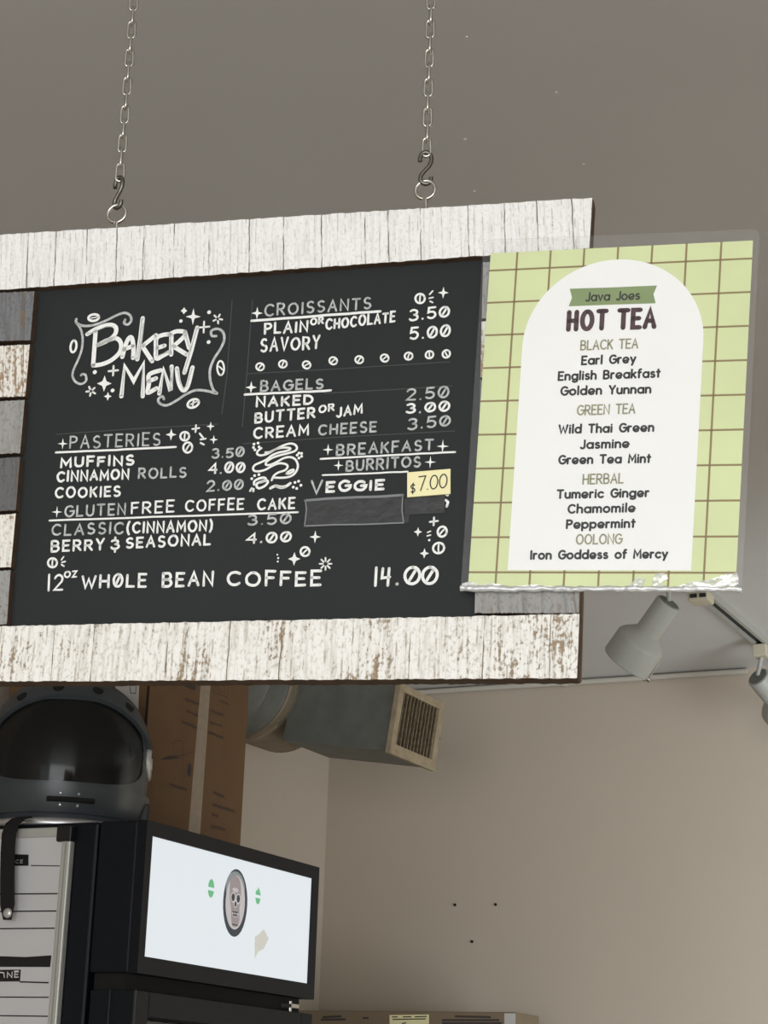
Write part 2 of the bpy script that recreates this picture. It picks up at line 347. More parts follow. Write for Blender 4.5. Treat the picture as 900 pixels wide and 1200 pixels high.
g('p', .66, bowl, [(0, -.32), (0, XH)]); g('r', .34, [(0, 0), (0, XH)], [(0, .3)]+arc(.24, XH-.26, .24, .26, 180, 70, 6))
g('s', .44, arc(.22, .5, .19, .16, 40, 270, 8)+arc(.22, .17, .22, .17, 90, -140, 8))
g('t', .36, [(.17, 0), (.17, .95)], [(0, XH), (.36, XH)])
g('u', .54, [(0, XH), (0, .28)]+arc(.27, .27, .27, .27, 180, 360, 8)+[(.54, XH)], [(.54, XH), (.54, 0)])
g('v', .52, [(0, XH), (.26, 0), (.52, XH)]); g('y', .56, [(0, XH), (.29, .02)], [(.56, XH), (.16, -.32)])

def text(mb, pl, off, s, x0, y0, x1, y1, cap, hw, lean=.05, gap=.22, jit=0.0, hj=0.0):
    """a written line between two baseline ends; every stroke lands on the plane as a flat pen mark"""
    toks = []
    i = 0
    while i < len(s):
        toks.append(s[i]); i += 1
    tot = sum(G[c][0] for c in toks)+gap*(len(toks)-1); k = math.hypot(x1-x0, y1-y0)/tot
    dx, dy = (x1-x0)/(k*tot), (y1-y0)/(k*tot); a = 0.0
    for c in toks:
        w, st = G[c]; hh = cap*(1+random.uniform(-hj, hj)); bl = random.uniform(-jit, jit)*cap
        for q in st:
            pts = []
            for (gx, gy) in q:
                ax = (a+gx)*k+random.uniform(-jit, jit)*cap*.4; ay = gy*hh+bl+random.uniform(-jit, jit)*cap*.4
                pts.append(pl.uv(x0+dx*ax+lean*ay, y0+dy*ax-ay, off))
            mb.ribbon(pts, hw, -off)
        a += w+gap
    return mb

# ================================================================== THE SETTING
XL, YB, ZC = -2.63, 5.11, 2.70
struct('floor', MB().box((XL-.1, -4, -.1), (3.6, YB+.1, 0)), MT['floor'])
ceil = struct('ceiling', MB().box((XL-.1, -4, ZC), (3.6, YB+.1, ZC+.1)), MT['ceiling'])
for x, y, r in ((652, 108, .0018), (547, 43, .0015), (545, 163, .0022), (556, 224, .0018), (684, 192, .0018)):
    p_ = onz(x, y, ZC); f_ = MB().lathe([(0, r), (.0006, r*.7)], (p_.x, p_.y, ZC), (0, 0, -1), 8).build('paint_fleck', MT['white'], ceil); f_['label'] = 'white paint fleck'
struct('wall_back', MB().box((XL-.1, YB, 0), (3.6, YB+.1, ZC)), MT['wall'])
struct('wall_right_light_block', MB().box((3.6, -4, 0), (3.7, YB+.1, ZC)), MT['wall'])  # unseen wall, added to shut out world light from the right
struct('wall_left', MB().box((XL-.1, -4, 0), (XL, YB, ZC)), MT['wall'])

# ================================================================== HANGING MENU BOARD
YAW = R(77.6)
P0 = CAM+ray(300, 520)*1.6
BP = Plane(P0, (math.sin(YAW), math.cos(YAW), 0))       # the front faces of the planks
mb_root = empty('menu_board', 'wide hanging black chalkboard bakery menu framed in weathered white planks', 'menu board', M=BP.M)
TK, REC = .019, -.008
def quad(pl, pts, off=0.0): return [pl.uv(x, y, off) for x, y in pts]
def extend(px_right, px_left, x): # pixel on the line through two pixels
    (ax, ay), (bx, by) = px_right, px_left; return (x, ay+(by-ay)*(x-ax)/(bx-ax))
def plank(name, TLp, TRp, BRp, BLp, material, thick=TK, edge=True, lab=None, rag=0.0):
    tl, tr, br, bl = quad(BP, (TLp, TRp, BRp, BLp)); n = 150; top = []; bot = []
    for i in range(n+1):
        t = i/n; j = random.uniform(-rag, rag) if 0 < i < n else 0; j2 = random.uniform(-rag, rag) if 0 < i < n else 0
        top.append(tl.lerp(tr, t)+Vector((0, j))); bot.append(bl.lerp(br, t)+Vector((0, j2)))
    poly = bot+top[::-1]
    o = MB().prism(poly, 0, thick).build(name, [material, MT['rawwood']], mb_root, bevel=.0009)
    me = o.data
    for p in me.polygons:
        if p.normal.y > -.5: p.material_index = 1
    if lab: o['label'] = lab
    return o
XLft = -70
plank('plank', extend((695, 231), (0, 274.5), XLft), (694.5, 231), (691, 291), extend((560, 303.5), (40, 337.5), XLft), MT['whitewood'], rag=.0004, lab='white washed top plank with fine upright cracks')
plank('plank', extend((556, 722), (12, 733), XLft), (679.5, 719), (676.5, 795), extend((676.5, 795), (0, 799), XLft), MT['wornwood'], rag=.0004, lab='worn white bottom plank with brown showing through')
# chalk panel
cp = quad(BP, (extend((565, 300), (45, 334), 20), (580, 299), (574, 724), (0, 735)), REC)
panel = MB().prism(cp, -REC, TK-.001).build('chalk_panel', MT['board'], mb_root)
# tiles left
tl = [(341, 398.5, 40.5, 35.5, 'tile_slate'), (403.5, 464.5, 35, 29.5, 'tile_white'), (468.5, 531, 29, 23.5, 'tile_grey'), (535.5, 598, 23.5, 18.5, 'tile_dark'), (602, 664.5, 18.5, 12.8, 'tile_white'), (668, 731.5, 12.5, 8, 'tile_grey')]
names = ['slate grey tile with rusty streaks', 'distressed white tile', 'pale grey tile', 'dark grey tile', 'white washed tile', 'grey brown tile']
for (ya, yb, xa, xb, mm), lb in zip(tl, names):
    plank('side_tile', (XLft, ya+5.2), (xa, ya), (xb, yb), (XLft-4, yb+3.5), MT[mm], thick=TK-.002, rag=.0004, lab=lb)
# tiles right (mostly behind the tea poster)
xs0, ys0, ys1 = 566, 306, 720
cols = ['tile_grey', 'tile_white', 'tile_slate', 'tile_white', 'tile_dark', 'tile_grey']
for i in range(6):
    ya = ys0+(ys1-ys0)*i/6+1.5; yb = ys0+(ys1-ys0)*(i+1)/6-1.5
    fx = lambda y: 566-(y-306)*10/414.0; rx = lambda y: 690.5-(y-292)*14/504.0
    sl = lambda y, d: -d*.065*(720-y)/415
    plank('side_tile', (fx(ya), ya), (rx(ya), ya+sl(ya, 124)), (rx(yb), yb+sl(yb, 124)), (fx(yb), yb), MT[cols[i]], thick=TK-.002, rag=.0004)
# thin raw wood backing that shows along the right and lower edge
bk = quad(BP, (extend((698, 233), (0, 277), XLft), (695.5, 233.5), (680, 797), extend((680, 797), (0, 801), XLft)), -TK)
MB().prism(bk, TK-.002, TK+.008).build('backing_board', MT['tanwood'], mb_root)

CH = REC+.0006
def write(name, items, hw=.00105, m='chalk', lab=None, off=CH, jit=.035, hj=.06, gap=.40, pl=BP, par=None, lean=.05):
    k = MB()
    q = .84 if pl is BP and m.startswith('chalk') else 1.0
    for it in items: hp_ = hw*q/.00071*.9 if q < 1 else 0; text(k, pl, off, it[0], it[1]+hp_*.6, it[2]-hp_, it[3]-hp_*.6, it[4]-hp_, it[5]-2*hp_*.85, hw=hw*q, jit=jit, hj=hj, gap=gap, lean=lean)
    o = k.build(name, MT[m], par or panel)
    if lab: o['label'] = lab
    return o
L = 'chalk_lettering'
write(L, [('PASTERIES', 81.5, 526.3, 187.5, 522.6, 15.5)], .0009, 'chalkgrey', 'grey heading lettering')
write(L, [('MUFFINS', 70.8, 548.6, 156.8, 545.6, 12.5)], .00125)
write(L, [('CINNAMON', 66.5, 565.5, 151, 562, 13)], .0012)
write(L, [('ROLLS', 162, 561.5, 218, 559.6, 13)], .0010, 'chalkgrey')
write(L, [('COOKIES', 64.5, 584.2, 140.8, 582.2, 13)], .0011)
write(L, [('GLUTEN', 75.5, 606.5, 147, 603.2, 14)], .001, 'chalkgrey')
write(L, [('FREE', 153.5, 603, 204, 600.6, 14.5)], .001)
write(L, [('COFFEE', 217, 599.8, 285.5, 597.6, 14)], .001)
write(L, [('CAKE', 301.5, 598, 345.5, 596.4, 13.5)], .0011)
write(L, [('CLASSIC', 60.6, 628.2, 144.5, 625.8, 14)], .001, 'chalkgrey')
write(L, [('(CINNAMON)', 147.5, 626, 249.5, 622.6, 14)], .00115)
write(L, [('BERRY', 59.6, 647.7, 122, 644.5, 14)], .00115)
write(L, [('&', 129, 645, 140, 644.6, 13)], .00115)
write(L, [('SEASONAL', 147.5, 643.3, 246.5, 639, 13.5)], .00115)
write(L, [('12', 55.5, 693.4, 73.5, 692.4, 19.5)], .0011)
write(L, [('OZ', 75, 677.8, 90, 676.6, 8)], .0009)
write(L, [('WH@LE', 95.5, 690, 171.4, 688.4, 16)], .00125)
write(L, [('BEAN', 190, 688.7, 249.5, 686.8, 17)], .00135)
write(L, [('COFFEE', 266, 687.2, 376, 686.8, 18)], .00135)
write(L, [('CROISSANTS', 310, 371, 434.5, 362.6, 14.5)], .0010, 'chalkgrey')
write(L, [('PLAIN', 309.5, 392.2, 360.5, 389.4, 14)], .0012)
write(L, [('OR', 363.6, 381.5, 379, 379.7, 9)], .0010)
write(L, [('CHOCOLATE', 381.5, 387.2, 463, 377.8, 13)], .0011)
write(L, [('SAVORY', 305, 412.8, 374.5, 409.2, 16)], .00115)
write(L, [('BAGELS', 305, 459.4, 378.5, 456, 13)], .00105, 'chalkgrey')
write(L, [('NAKED', 300, 477.8, 366.5, 474.5, 12.5)], .0012)
write(L, [('BUTTER', 298.5, 496.5, 369, 490, 13)], .00115)
write(L, [('OR', 373.5, 484.6, 391.5, 481.6, 9)], .0010)
write(L, [('JAM', 393.8, 489.5, 424.5, 485, 12)], .0011)
write(L, [('CREAM', 297, 514.4, 361.5, 510.6, 13.5)], .0011)
write(L, [('CHEESE', 373, 510.4, 441, 506.4, 13)], .0010, 'chalkgrey')
write(L, [('BREAKFAST', 394, 534.2, 507.5, 528, 13.5)], .0010, 'chalkgrey')
write(L, [('BURRITOS', 405.5, 552.8, 492.5, 547.6, 13.5)], .0010, 'chalkgrey')
write(L, [('V', 364, 579, 377.5, 578.4, 17)], .0011, 'chalkgrey')
write(L, [('EGGIE', 382, 577.6, 450, 574.2, 13)], .00135)
PR = 'chalk_price'
for s, x0, y0, x1, y1, c, mm in (('3.5@', 248, 538, 286, 535.6, 12, 'chalkgrey'), ('4.@@', 244.5, 556.2, 287, 554, 13, 'chalk'), ('2.@@', 242, 576.8, 285, 574.2, 13, 'chalkgrey'),
                                 ('3.5@', 290, 616.4, 341, 614, 13, 'chalkgrey'), ('4.@@', 288.5, 637.6, 341.2, 635.6, 13, 'chalk'), ('3.5@', 479.2, 377, 526.6, 372, 14, 'chalk'), ('5.@@', 480, 398.6, 527.6, 394.6, 14.5, 'chalk'),
                                 ('2.5@', 476, 470.2, 525.8, 466.4, 14, 'chalkgrey'), ('3.@@', 475.6, 485.2, 526.8, 482.2, 12.5, 'chalk'), ('3.5@', 477.6, 504.2, 527.6, 499, 13.5, 'chalkgrey')):
    write(PR, [(s, x0, y0, x1, y1, c)], .0011 if mm == 'chalk' else .001, mm, gap=.3)
k = MB(); text(k, BP, CH, '1', 439, 686.6, 441, 686.5, 21, .0011, jit=.02)
G['q'] = G['h4']; text(k, BP, CH, 'q', 446, 686.2, 457, 685.8, 20, .0011, jit=.02)
text(k, BP, CH, '.', 464.5, 685, 466, 685, 20, .0014); text(k, BP, CH, '@@', 474, 684.8, 512, 683.4, 19.5, .0012, jit=.02, gap=.12)
k.build(PR, MT['chalk'], panel)
def rib(k, pts, hw, off=CH, pl=BP): k.ribbon([pl.uv(x, y, off) for x, y in pts], hw, -off)
for a, b_, h in (((65.4, 530.3), (206, 524), .0009), ((58, 609.9), (349, 600.2), .0008), ((294.8, 376), (445.6, 364.8), .0011), ((286.8, 462.4), (387.6, 457.6), .001), ((375.7, 537.7), (533.3, 529.6), .0008), ((378, 557), (477.8, 552.8), .0007)):
    k = MB(); n = 12; rib(k, [(a[0]+(b_[0]-a[0])*i/n, a[1]+(b_[1]-a[1])*i/n+random.uniform(-.25, .25)) for i in range(n+1)], h); k.build('chalk_underline', MT['chalk'], panel)
# faint guide lines rubbed into the panel
k = MB()
for pts in (((296, 352), (290, 430), (284, 500)), ((272, 352), (266, 440), (260, 485)), ((66, 509), (150, 503), (255, 497)), ((290, 438), (400, 432), (527, 424)), ((285, 520), (400, 512), (533, 505)), ((380, 461), (470, 456), (530, 452))):
    k.ribbon([BP.uv(x, y, REC+.0003) for x, y in pts], .0004, -(REC+.0003))
k.build('guide_line', MT['faint'], panel)

# --- doodles
def spline(pts, n=6):
    out = []
    for i in range(len(pts)-1):
        p0 = pts[max(i-1, 0)]; p1 = pts[i]; p2 = pts[i+1]; p3 = pts[min(i+2, len(pts)-1)]
        for t in range(n):
            t /= n
            out.append(tuple(.5*((2*p1[c])+(-p0[c]+p2[c])*t+(2*p0[c]-5*p1[c]+4*p2[c]-p3[c])*t*t+(-p0[c]+3*p1[c]-3*p2[c]+p3[c])*t**3) for c in (0, 1)))
    return out+[pts[-1]]
def star(k, x, y, r, w=.38):
    mark(k, 'chalk_star')
    pts = []
    for i in range(8):
        a = math.pi*i/4; q = r if i % 2 == 0 else r*w
        pts.append(BP.uv(x+q*math.sin(a)*.9+.05*q*math.cos(a), y-q*math.cos(a), CH))
    k.flat(pts, -CH)
def plus(k, x, y, r, hw=.0008): mark(k, 'chalk_plus'); rib(k, [(x-r, y+.6), (x+r, y-.6)], hw); rib(k, [(x+.3, y-r), (x-.3, y+r)], hw)
def dot(k, x, y, r=1.6): mark(k, 'chalk_dot'); k.disc(BP.uv(x, y, CH), r*.00071, -CH)
def burst(k, x, y, r, n=6, a0=0, hw=.0007):
    mark(k, 'chalk_burst')
    for i in range(n):
        a = R(a0+360*i/n); rib(k, [(x+.45*r*math.cos(a), y+.45*r*math.sin(a)), (x+r*math.cos(a), y+r*math.sin(a))], hw)
def ticks(k, x, y, r=4, a=(150, 180, 210), hw=.0007):
    for q in a: q = R(q); rib(k, [(x+r*1.6*math.cos(q)*-1-r, y+r*1.6*math.sin(q)), (x+r*.7*math.cos(q)*-1-r, y+r*.7*math.sin(q))], hw)
def bean(k, x, y, rx, ry, rot=-20, hw=.0009, slit=True):
    mark(k, 'chalk_bean')
    c, s_ = math.cos(R(rot)), math.sin(R(rot)); f = lambda u, v: (x+u*c-v*s_, y+u*s_+v*c)
    rib(k, [f(rx*math.cos(R(20*i)), ry*math.sin(R(20*i))) for i in range(19)], hw)
    if slit: rib(k, [f(.25*rx, -.55*ry), f(-.05*rx, 0), f(-.25*rx, .55*ry)], hw*.8)
D = 'chalk_doodle'
def dood(fn, lab=None, m='chalk', name=D):
    k = MB(); k.marks = []; fn(k); mk = k.marks
    if lab or not mk:
        o = k.build(name, MT[m], panel)
        if lab: o['label'] = lab
        return
    for i, (nm, v0, f0) in enumerate(mk):
        v1, f1 = (mk[i+1][1:] if i+1 < len(mk) else (len(k.v), len(k.f)))
        q = MB(); q.v = k.v[v0:v1]; q.f = [tuple(j-v0 for j in f) for f in k.f[f0:f1]]; q.build(nm, MT[m], panel)
def mark(k, nm):
    if hasattr(k, 'marks') and not getattr(k, 'inner', 0): k.marks.append((nm, len(k.v), len(k.f)))
def tick(k, pts, hw): mark(k, 'chalk_tick'); rib(k, pts, hw)
def d1(k):
    for x, y in ((304.8, 429.8), (331.5, 426.6), (359.3, 427.6), (390.5, 422.8), (421, 421.5), (450.8, 419.6), (478.8, 417.3), (503.3, 415.7), (523, 414.7)): bean(k, x, y, 4.6, 4.2, random.uniform(-60, 40), .0008)
dood(d1)
dood(lambda k: (star(k, 73.5, 520, 6.5, .26),)); dood(lambda k: star(k, 301.3, 367, 7.5, .3)); dood(lambda k: star(k, 294.3, 454, 7.5, .3)); dood(lambda k: star(k, 66.7, 600, 7, .22))
dood(lambda k: (star(k, 384.4, 527, 7, .25), star(k, 518.8, 523, 8, .22))); dood(lambda k: (star(k, 396.6, 545.4, 6.5, .25), star(k, 504.2, 541.5, 7.5, .22)))
dood(lambda k: (star(k, 200.5, 509.3, 7, .35), bean(k, 216.5, 511.2, 5.2, 5), plus(k, 229.4, 502.2, 4), star(k, 246.8, 499.6, 5.5, .3), star(k, 250.4, 515.2, 5.5, .3), bean(k, 220, 524.4, 5.2, 6, 10),
                tick(k, [(234, 508), (238, 513)], .0008), tick(k, [(235, 515), (241, 514)], .0008), tick(k, [(235, 519), (239, 521)], .0008)))
dood(lambda k: (bean(k, 492.3, 349.8, 5.5, 5.5), tick(k, [(503.5, 345), (507, 341)], .0007), tick(k, [(503, 349.5), (507.5, 348.5)], .0007), tick(k, [(504, 353), (507, 354.5)], .0007), star(k, 519.5, 343, 7, .32)))
dood(lambda k: (bean(k, 61.5, 659.5, 5.3, 5.3), tick(k, [(72, 656), (74.5, 652.5)], .0007), tick(k, [(72.5, 659), (76.5, 658)], .0007), tick(k, [(72, 661.5), (75, 663.5)], .0007)))
dood(lambda k: (plus(k, 508.4, 611, 4.6, .0008), star(k, 489.8, 623.3, 5.5, .4), tick(k, [(501, 624), (504.5, 622.5)], .0006), tick(k, [(500.5, 628), (504.5, 627)], .0006), dot(k, 503, 633, 1.4), bean(k, 518.2, 623, 5.2, 6, 20), bean(k, 514, 642.2, 6.6, 6, -25), star(k, 497.3, 648.5, 6, .4)))
dood(lambda k: (star(k, 369.3, 629.2, 7.5, .3), bean(k, 357.5, 646.4, 5.2, 5.2, 20), star(k, 344.8, 655, 8, .4), dot(k, 325, 650, 1), dot(k, 326, 654, 1.2), dot(k, 325.5, 658, 1.1), burst(k, 381.5, 660.7, 7, 8)))
dood(lambda k: (rib(k, [(523.5, 580), (524.5, 580.3)], .001), rib(k, [(522.5, 586), (525, 588.5), (523.5, 593.5)], .001)), 'last trace of an erased letter')
# sticky-bun swirl
def z3(X, Y): return (290+X*70/900, 515+Y*70/900)
def bun(k):
    P = lambda *q: spline([z3(*c) for c in q], 5)
    rib(k, P((210, 130), (160, 170), (145, 215), (200, 240), (300, 215), (420, 150), (540, 90), (640, 62), (710, 75), (745, 120), (720, 170), (620, 205), (500, 235), (380, 275), (295, 330), (275, 375), (330, 385), (430, 345), (540, 285), (640, 265), (720, 300), (760, 390), (735, 480), (670, 545), (560, 575), (400, 575)), .0009)
    rib(k, P((270, 195), (330, 190), (420, 150), (520, 125), (620, 125), (645, 145), (580, 175), (460, 200), (360, 245), (290, 300), (200, 345), (120, 380), (85, 425), (100, 470), (170, 480), (270, 455), (380, 395), (480, 360), (570, 370), (605, 405), (570, 460), (460, 500), (395, 550), (365, 615)), .0009)
    rib(k, P((590, 505), (640, 470), (690, 455), (690, 480), (640, 510), (595, 515), (590, 505)), .0009)
dood(bun, 'swirled sticky bun drawing')
def bun2(k):
    P = lambda *q: spline([z3(*c) for c in q], 5)
    mark(k, 'chalk_bean'); rib(k, P((100, 680), (105, 630), (170, 590), (250, 575), (270, 610), (150, 660), (140, 710), (180, 735), (260, 700), (305, 650), (290, 620), (200, 645)), .0010)
    mark(k, 'chalk_leaf'); rib(k, P((345, 735), (420, 700), (500, 715), (580, 705), (645, 660)), .0012); rib(k, P((420, 700), (500, 728), (570, 718)), .001)
    for x, y in ((65, 590), (108, 545), (172, 530), (98, 70), (160, 55), (90, 120), (175, 112), (112, 155), (715, 648), (770, 630), (805, 690), (690, 718), (742, 738), (775, 205), (815, 210), (750, 235), (815, 255), (775, 280)): dot(k, *z3(x, y), 1.7)
    tick(k, [z3(40, 775), z3(65, 735)], .0009); tick(k, [z3(88, 780), z3(92, 745)], .0009)
dood(bun2)
# scrolls round the title
def z1(X, Y): return (80+X/9, 350+Y/9)
def z2(X, Y): return (170+X/9, 350+Y/9)
def scroll(k):
    A = lambda f, *q: spline([f(*c) for c in q], 6)
    rib(k, A(z1, (85, 215), (85, 250), (150, 285), (260, 280), (390, 235), (500, 180), (590, 150), (650, 175), (665, 230), (630, 272), (590, 258), (600, 222)), .0011)
    rib(k, A(z1, (80, 250), (125, 310), (150, 400), (145, 520), (110, 630), (60, 740), (45, 810), (70, 870), (130, 900), (185, 870), (185, 810), (150, 795), (135, 808)), .001)
    rib(k, A(z2, (750, 395), (705, 390), (700, 340), (760, 318), (820, 350), (835, 430), (800, 520), (725, 640), (685, 750), (690, 870), (720, 960), (755, 1000), (660, 975), (540, 965), (430, 1010), (330, 1075), (230, 1125), (155, 1105), (140, 1060), (180, 1030), (200, 1060)), .0011)
dood(scroll, 'grey scroll border round the title', 'chalkgrey', 'chalk_scroll')
def tdood(k):
    bean(k, *z1(268, 200), 6.2, 3.8, -8, .0011, False); rib(k, [z1(240, 205), z1(300, 195)], .0005)
    bean(k, *z1(55, 503), 7, 3.4, -82, .0010, False); bean(k, *z2(797, 732), 8.4, 4, 88, .0008); bean(k, *z2(508, 1105), 7, 4.6, -25, .001); rib(k, [z2(480, 1115), z2(545, 1085)], .0006)
    plus(k, *z1(475, 760), 5.5, .0009); dot(k, *z1(280, 775), 2.6); dot(k, *z1(467, 968), 2.4); star(k, *z1(380, 895), 9.5, .4); star(k, *z1(417, 1030), 5.2, .42); burst(k, *z1(240, 975), 5.5, 5, 30, .0009)
    star(k, *z2(507, 190), 9.8, .3); star(k, *z2(410, 128), 4.2, .6); dot(k, *z2(378, 236), 2.2); dot(k, *z2(675, 143), 2.4); dot(k, *z2(670, 458), 2.4); plus(k, *z2(620, 300), 6.5, .0008); burst(k, *z2(765, 212), 5.5, 5, 10, .0008)
dood(tdood)
# title: broad double-edged strokes
def title(k, wd):
    A = lambda f, *q: [f(*c) for c in q]; Sp = lambda f, *q: spline([f(*c) for c in q], 5)
    st = [Sp(z1, (200, 375), (290, 320), (400, 280), (470, 280), (505, 315), (490, 380), (420, 440), (310, 490)), Sp(z1, (310, 490), (420, 435), (510, 420), (555, 470), (545, 560), (460, 645), (360, 690), (265, 705)), A(z1, (288, 345), (262, 705)),
          Sp(z1, (570, 615), (600, 500), (640, 415), (672, 420), (688, 520), (684, 625)), A(z1, (585, 535), (680, 500)),
          A(z1, (785, 205), (760, 420), (728, 640)), A(z2, (115, 385), (-15, 490)), A(z2, (-30, 500), (75, 660)),
          Sp(z2, (250, 375), (180, 385), (120, 420), (115, 520), (120, 630), (190, 600), (262, 560)), A(z2, (130, 520), (205, 495)),
          A(z2, (278, 385), (275, 590)), Sp(z2, (260, 375), (330, 345), (410, 350), (420, 385), (370, 440), (300, 500)), A(z2, (310, 510), (440, 590)),
          A(z2, (420, 350), (465, 520)), A(z2, (550, 305), (490, 540), (415, 780)),
          A(z1, (560, 1030), (595, 710), (690, 870), (795, 680), (785, 1030)),
          Sp(z2, (165, 755), (45, 800), (40, 900), (30, 990), (120, 945)), A(z2, (40, 870), (115, 840)),
          A(z2, (150, 1000), (195, 745), (270, 975), (280, 715)), Sp(z2, (335, 735), (355, 880), (400, 965), (450, 920), (500, 725))]
    for q in st: rib(k, q, wd)
k = MB(); title(k, .0019); o = k.build('chalk_title', MT['chalk'], panel)
k = MB()
CH2 = CH
CH = CH+.0003
def thin(q): k.ribbon([BP.uv(x, y, CH) for x, y in q], .0004, -CH)
for q in ([z1(775, 215), z1(755, 430), z1(722, 630)], [z1(790, 260), z1(772, 430), z1(742, 620)], [z2(120, 430), z2(118, 600)], [z2(540, 330), z2(480, 540), z2(420, 750)], [z2(345, 745), z2(372, 890), z2(405, 950), z2(440, 915), z2(492, 740)],
          [z2(155, 985), z2(198, 770), z2(262, 950), z2(272, 735)], [z1(590, 740), z1(565, 1000)], [z1(785, 710), z1(782, 1000)], [z2(140, 600), z2(240, 560)], [z2(265, 400), z2(270, 580)], [z2(430, 380), z2(462, 500)], [z1(230, 365), z1(400, 295), z1(470, 295)], [z1(330, 485), z1(500, 432)]): thin(q)
k.build('title_shading', MT['chalkgrey'], o); CH = CH2

# --- black tape over a deleted line, yellow price sticker
def strip(name, px, off, y1, m, par=mb_root, lab=None):
    o = MB().prism(quad(BP, px, off), -off, -y1).build(name, MT[m], par)
    if lab: o['label'] = lab
    return o
t1 = strip('tape_strip', ((357.5, 586), (472, 580.5), (474, 613), (357, 617)), REC+.0007, REC, 'tape')
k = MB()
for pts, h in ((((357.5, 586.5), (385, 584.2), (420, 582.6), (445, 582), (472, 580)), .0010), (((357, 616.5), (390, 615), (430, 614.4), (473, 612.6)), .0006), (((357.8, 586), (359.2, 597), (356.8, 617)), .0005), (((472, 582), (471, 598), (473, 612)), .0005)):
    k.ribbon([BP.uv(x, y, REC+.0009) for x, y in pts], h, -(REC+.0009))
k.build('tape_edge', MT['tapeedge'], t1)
t2 = strip('tape_strip', ((474, 584), (521, 580.5), (521, 601), (480, 603), (479, 612), (474, 613)), REC+.0006, REC, 'tape')
st = strip('price_sticker', ((477.2, 553.6), (527.8, 549.4), (527.8, 578.6), (477.2, 582.6)), REC+.0022, REC+.0003, 'sticker', lab='pale yellow price sticker')
write('ink_lettering', [('7.00', 490, 575.2, 523.4, 571, 16)], .00045, 'ink', off=REC+.0026, par=st, jit=.015, gap=.14)
write('ink_lettering', [('$', 480.8, 577.6, 486, 577.2, 9.5)], .00045, 'ink', off=REC+.0026, par=st, jit=.01)

# --- screw eyes (parts of the board), S hooks and chains (things hanging from the ceiling)
def board_local(v): return BP.M.inverted() @ v
YM = TK*.55                                              # eyes sit mid-thickness
def eye_px(cx, cy, r=11.5):
    off = -YM; c = BP.uv(cx, cy, off); rr = r*.00071
    pts = [Vector((c.x+rr*math.sin(a), YM, c.y+rr*math.cos(a))) for a in [R(180+12+i*(348-12)/28) for i in range(29)]]
    stem = [Vector((c.x+.0006, YM, c.y-rr*1.0)), Vector((c.x+.001, YM, c.y-rr-.006)), Vector((c.x+.001, YM, c.y-rr-.02))]
    MB().tube(pts+[], .0016, 10).tube(stem, .0014, 8).build('screw_eye', MT['steel'], mb_root, smooth=50)
    return c, rr
def link_pts(L_, w, n=8):
    r = w/2; h = L_/2-r
    return [(r*math.cos(R(a)), h+r*math.sin(R(a))) for a in [180*i/n for i in range(n+1)]]+[(r*math.cos(R(a)), -h+r*math.sin(R(a))) for a in [180+180*i/n for i in range(n+1)]]
def chain(cx, cy, label, tw):
    c, rr = eye_px(cx, cy); w0 = BP.M @ Vector((c.x, YM, c.y+rr))            # top of eye, world
    root = empty('hanging_chain', label, 'chain', loc=(w0.x, w0.y, ZC), group='chains holding up the menu board')
    z0 = w0.z-ZC
    ex = BP.ex; ny = BP.n
    vd = (w0-CAM); vd.z = 0; vd.normalize(); fd = Vector((vd.y, -vd.x, 0)); fa = math.atan2(fd.dot(ny), fd.dot(ex))+R(10)
    # S hook: upper loop opens left, lower loop opens right
    H = .030; P = []
    for q in [(.0045, .0035), (.0038, -.0008), (0, -.0028), (-.0038, -.0003), (-.0040, .0045), (-.001, .009), (.0025, .0135), (.0042, .0185), (.0035, .0235), (0, .0262), (-.0038, .0245), (-.0052, .0200), (-.0050, .0175)]:
        P.append(ex*q[0]*math.cos(tw)+ny*q[0]*math.sin(tw)+Vector((0, 0, z0+q[1])))
    P = [Vector(p) for p in P]
    Q = []
    for i in range(len(P)-1):
        p0, p1, p2, p3 = P[max(i-1, 0)], P[i], P[i+1], P[min(i+2, len(P)-1)]
        for t in (0, .25, .5, .75): Q.append(.5*((2*p1)+(p2-p0)*t+(2*p0-5*p1+4*p2-p3)*t*t+(3*p1-p0-3*p2+p3)*t**3))
    MB().tube(Q+[P[-1]], .0019, 8).build('s_hook', MT['darksteel'], root, smooth=60)['label'] = 'dull dark S hook'
    pitch = .01385; wire = .00135; Lk = pitch+2*wire+.0004; wk = .0092
    base = link_pts(Lk, wk-2*wire)
    zc = z0+.0262+pitch*.5-.0012-.0012; i = 0; meshes = {}
    while zc+Lk/2 < -.012:
        b = MB()
        a = fa+(0 if i % 2 == 0 else R(78))+random.uniform(-.1, .1)
        dirv = ex*math.cos(a)+ny*math.sin(a)
        b.tube([dirv*p[0]+Vector((0, 0, p[1])) for p in base], wire, 8, closed=True)
        o = b.build('chain_link', MT['steel'], root, smooth=60); o.location = (0, 0, zc)
        zc += pitch; i += 1
    b = MB(); b.tube([Vector((0, 0, zc-.006))+ex*.004*math.sin(a)+Vector((0, 0, .004*(1-math.cos(a)))) for a in [R(i*20) for i in range(17)]], .0013, 8).tube([Vector((0, 0, zc+.002)), Vector((0, 0, 0.0))], .0013, 8)
    b.lathe([(0, .012), (.004, .010)], (0, 0, -.004), (0, 0, 1), 20)
    b.build('assumed_ceiling_hook', MT['steel'], root, smooth=50)  # unseen hook above the view, assumed, to hang the chain from
chain(137, 250.5, 'galvanised link chain above the left part of the menu board', .5)
chain(498.5, 222.5, 'galvanised link chain next to the tea poster, right of its twin', -.2)

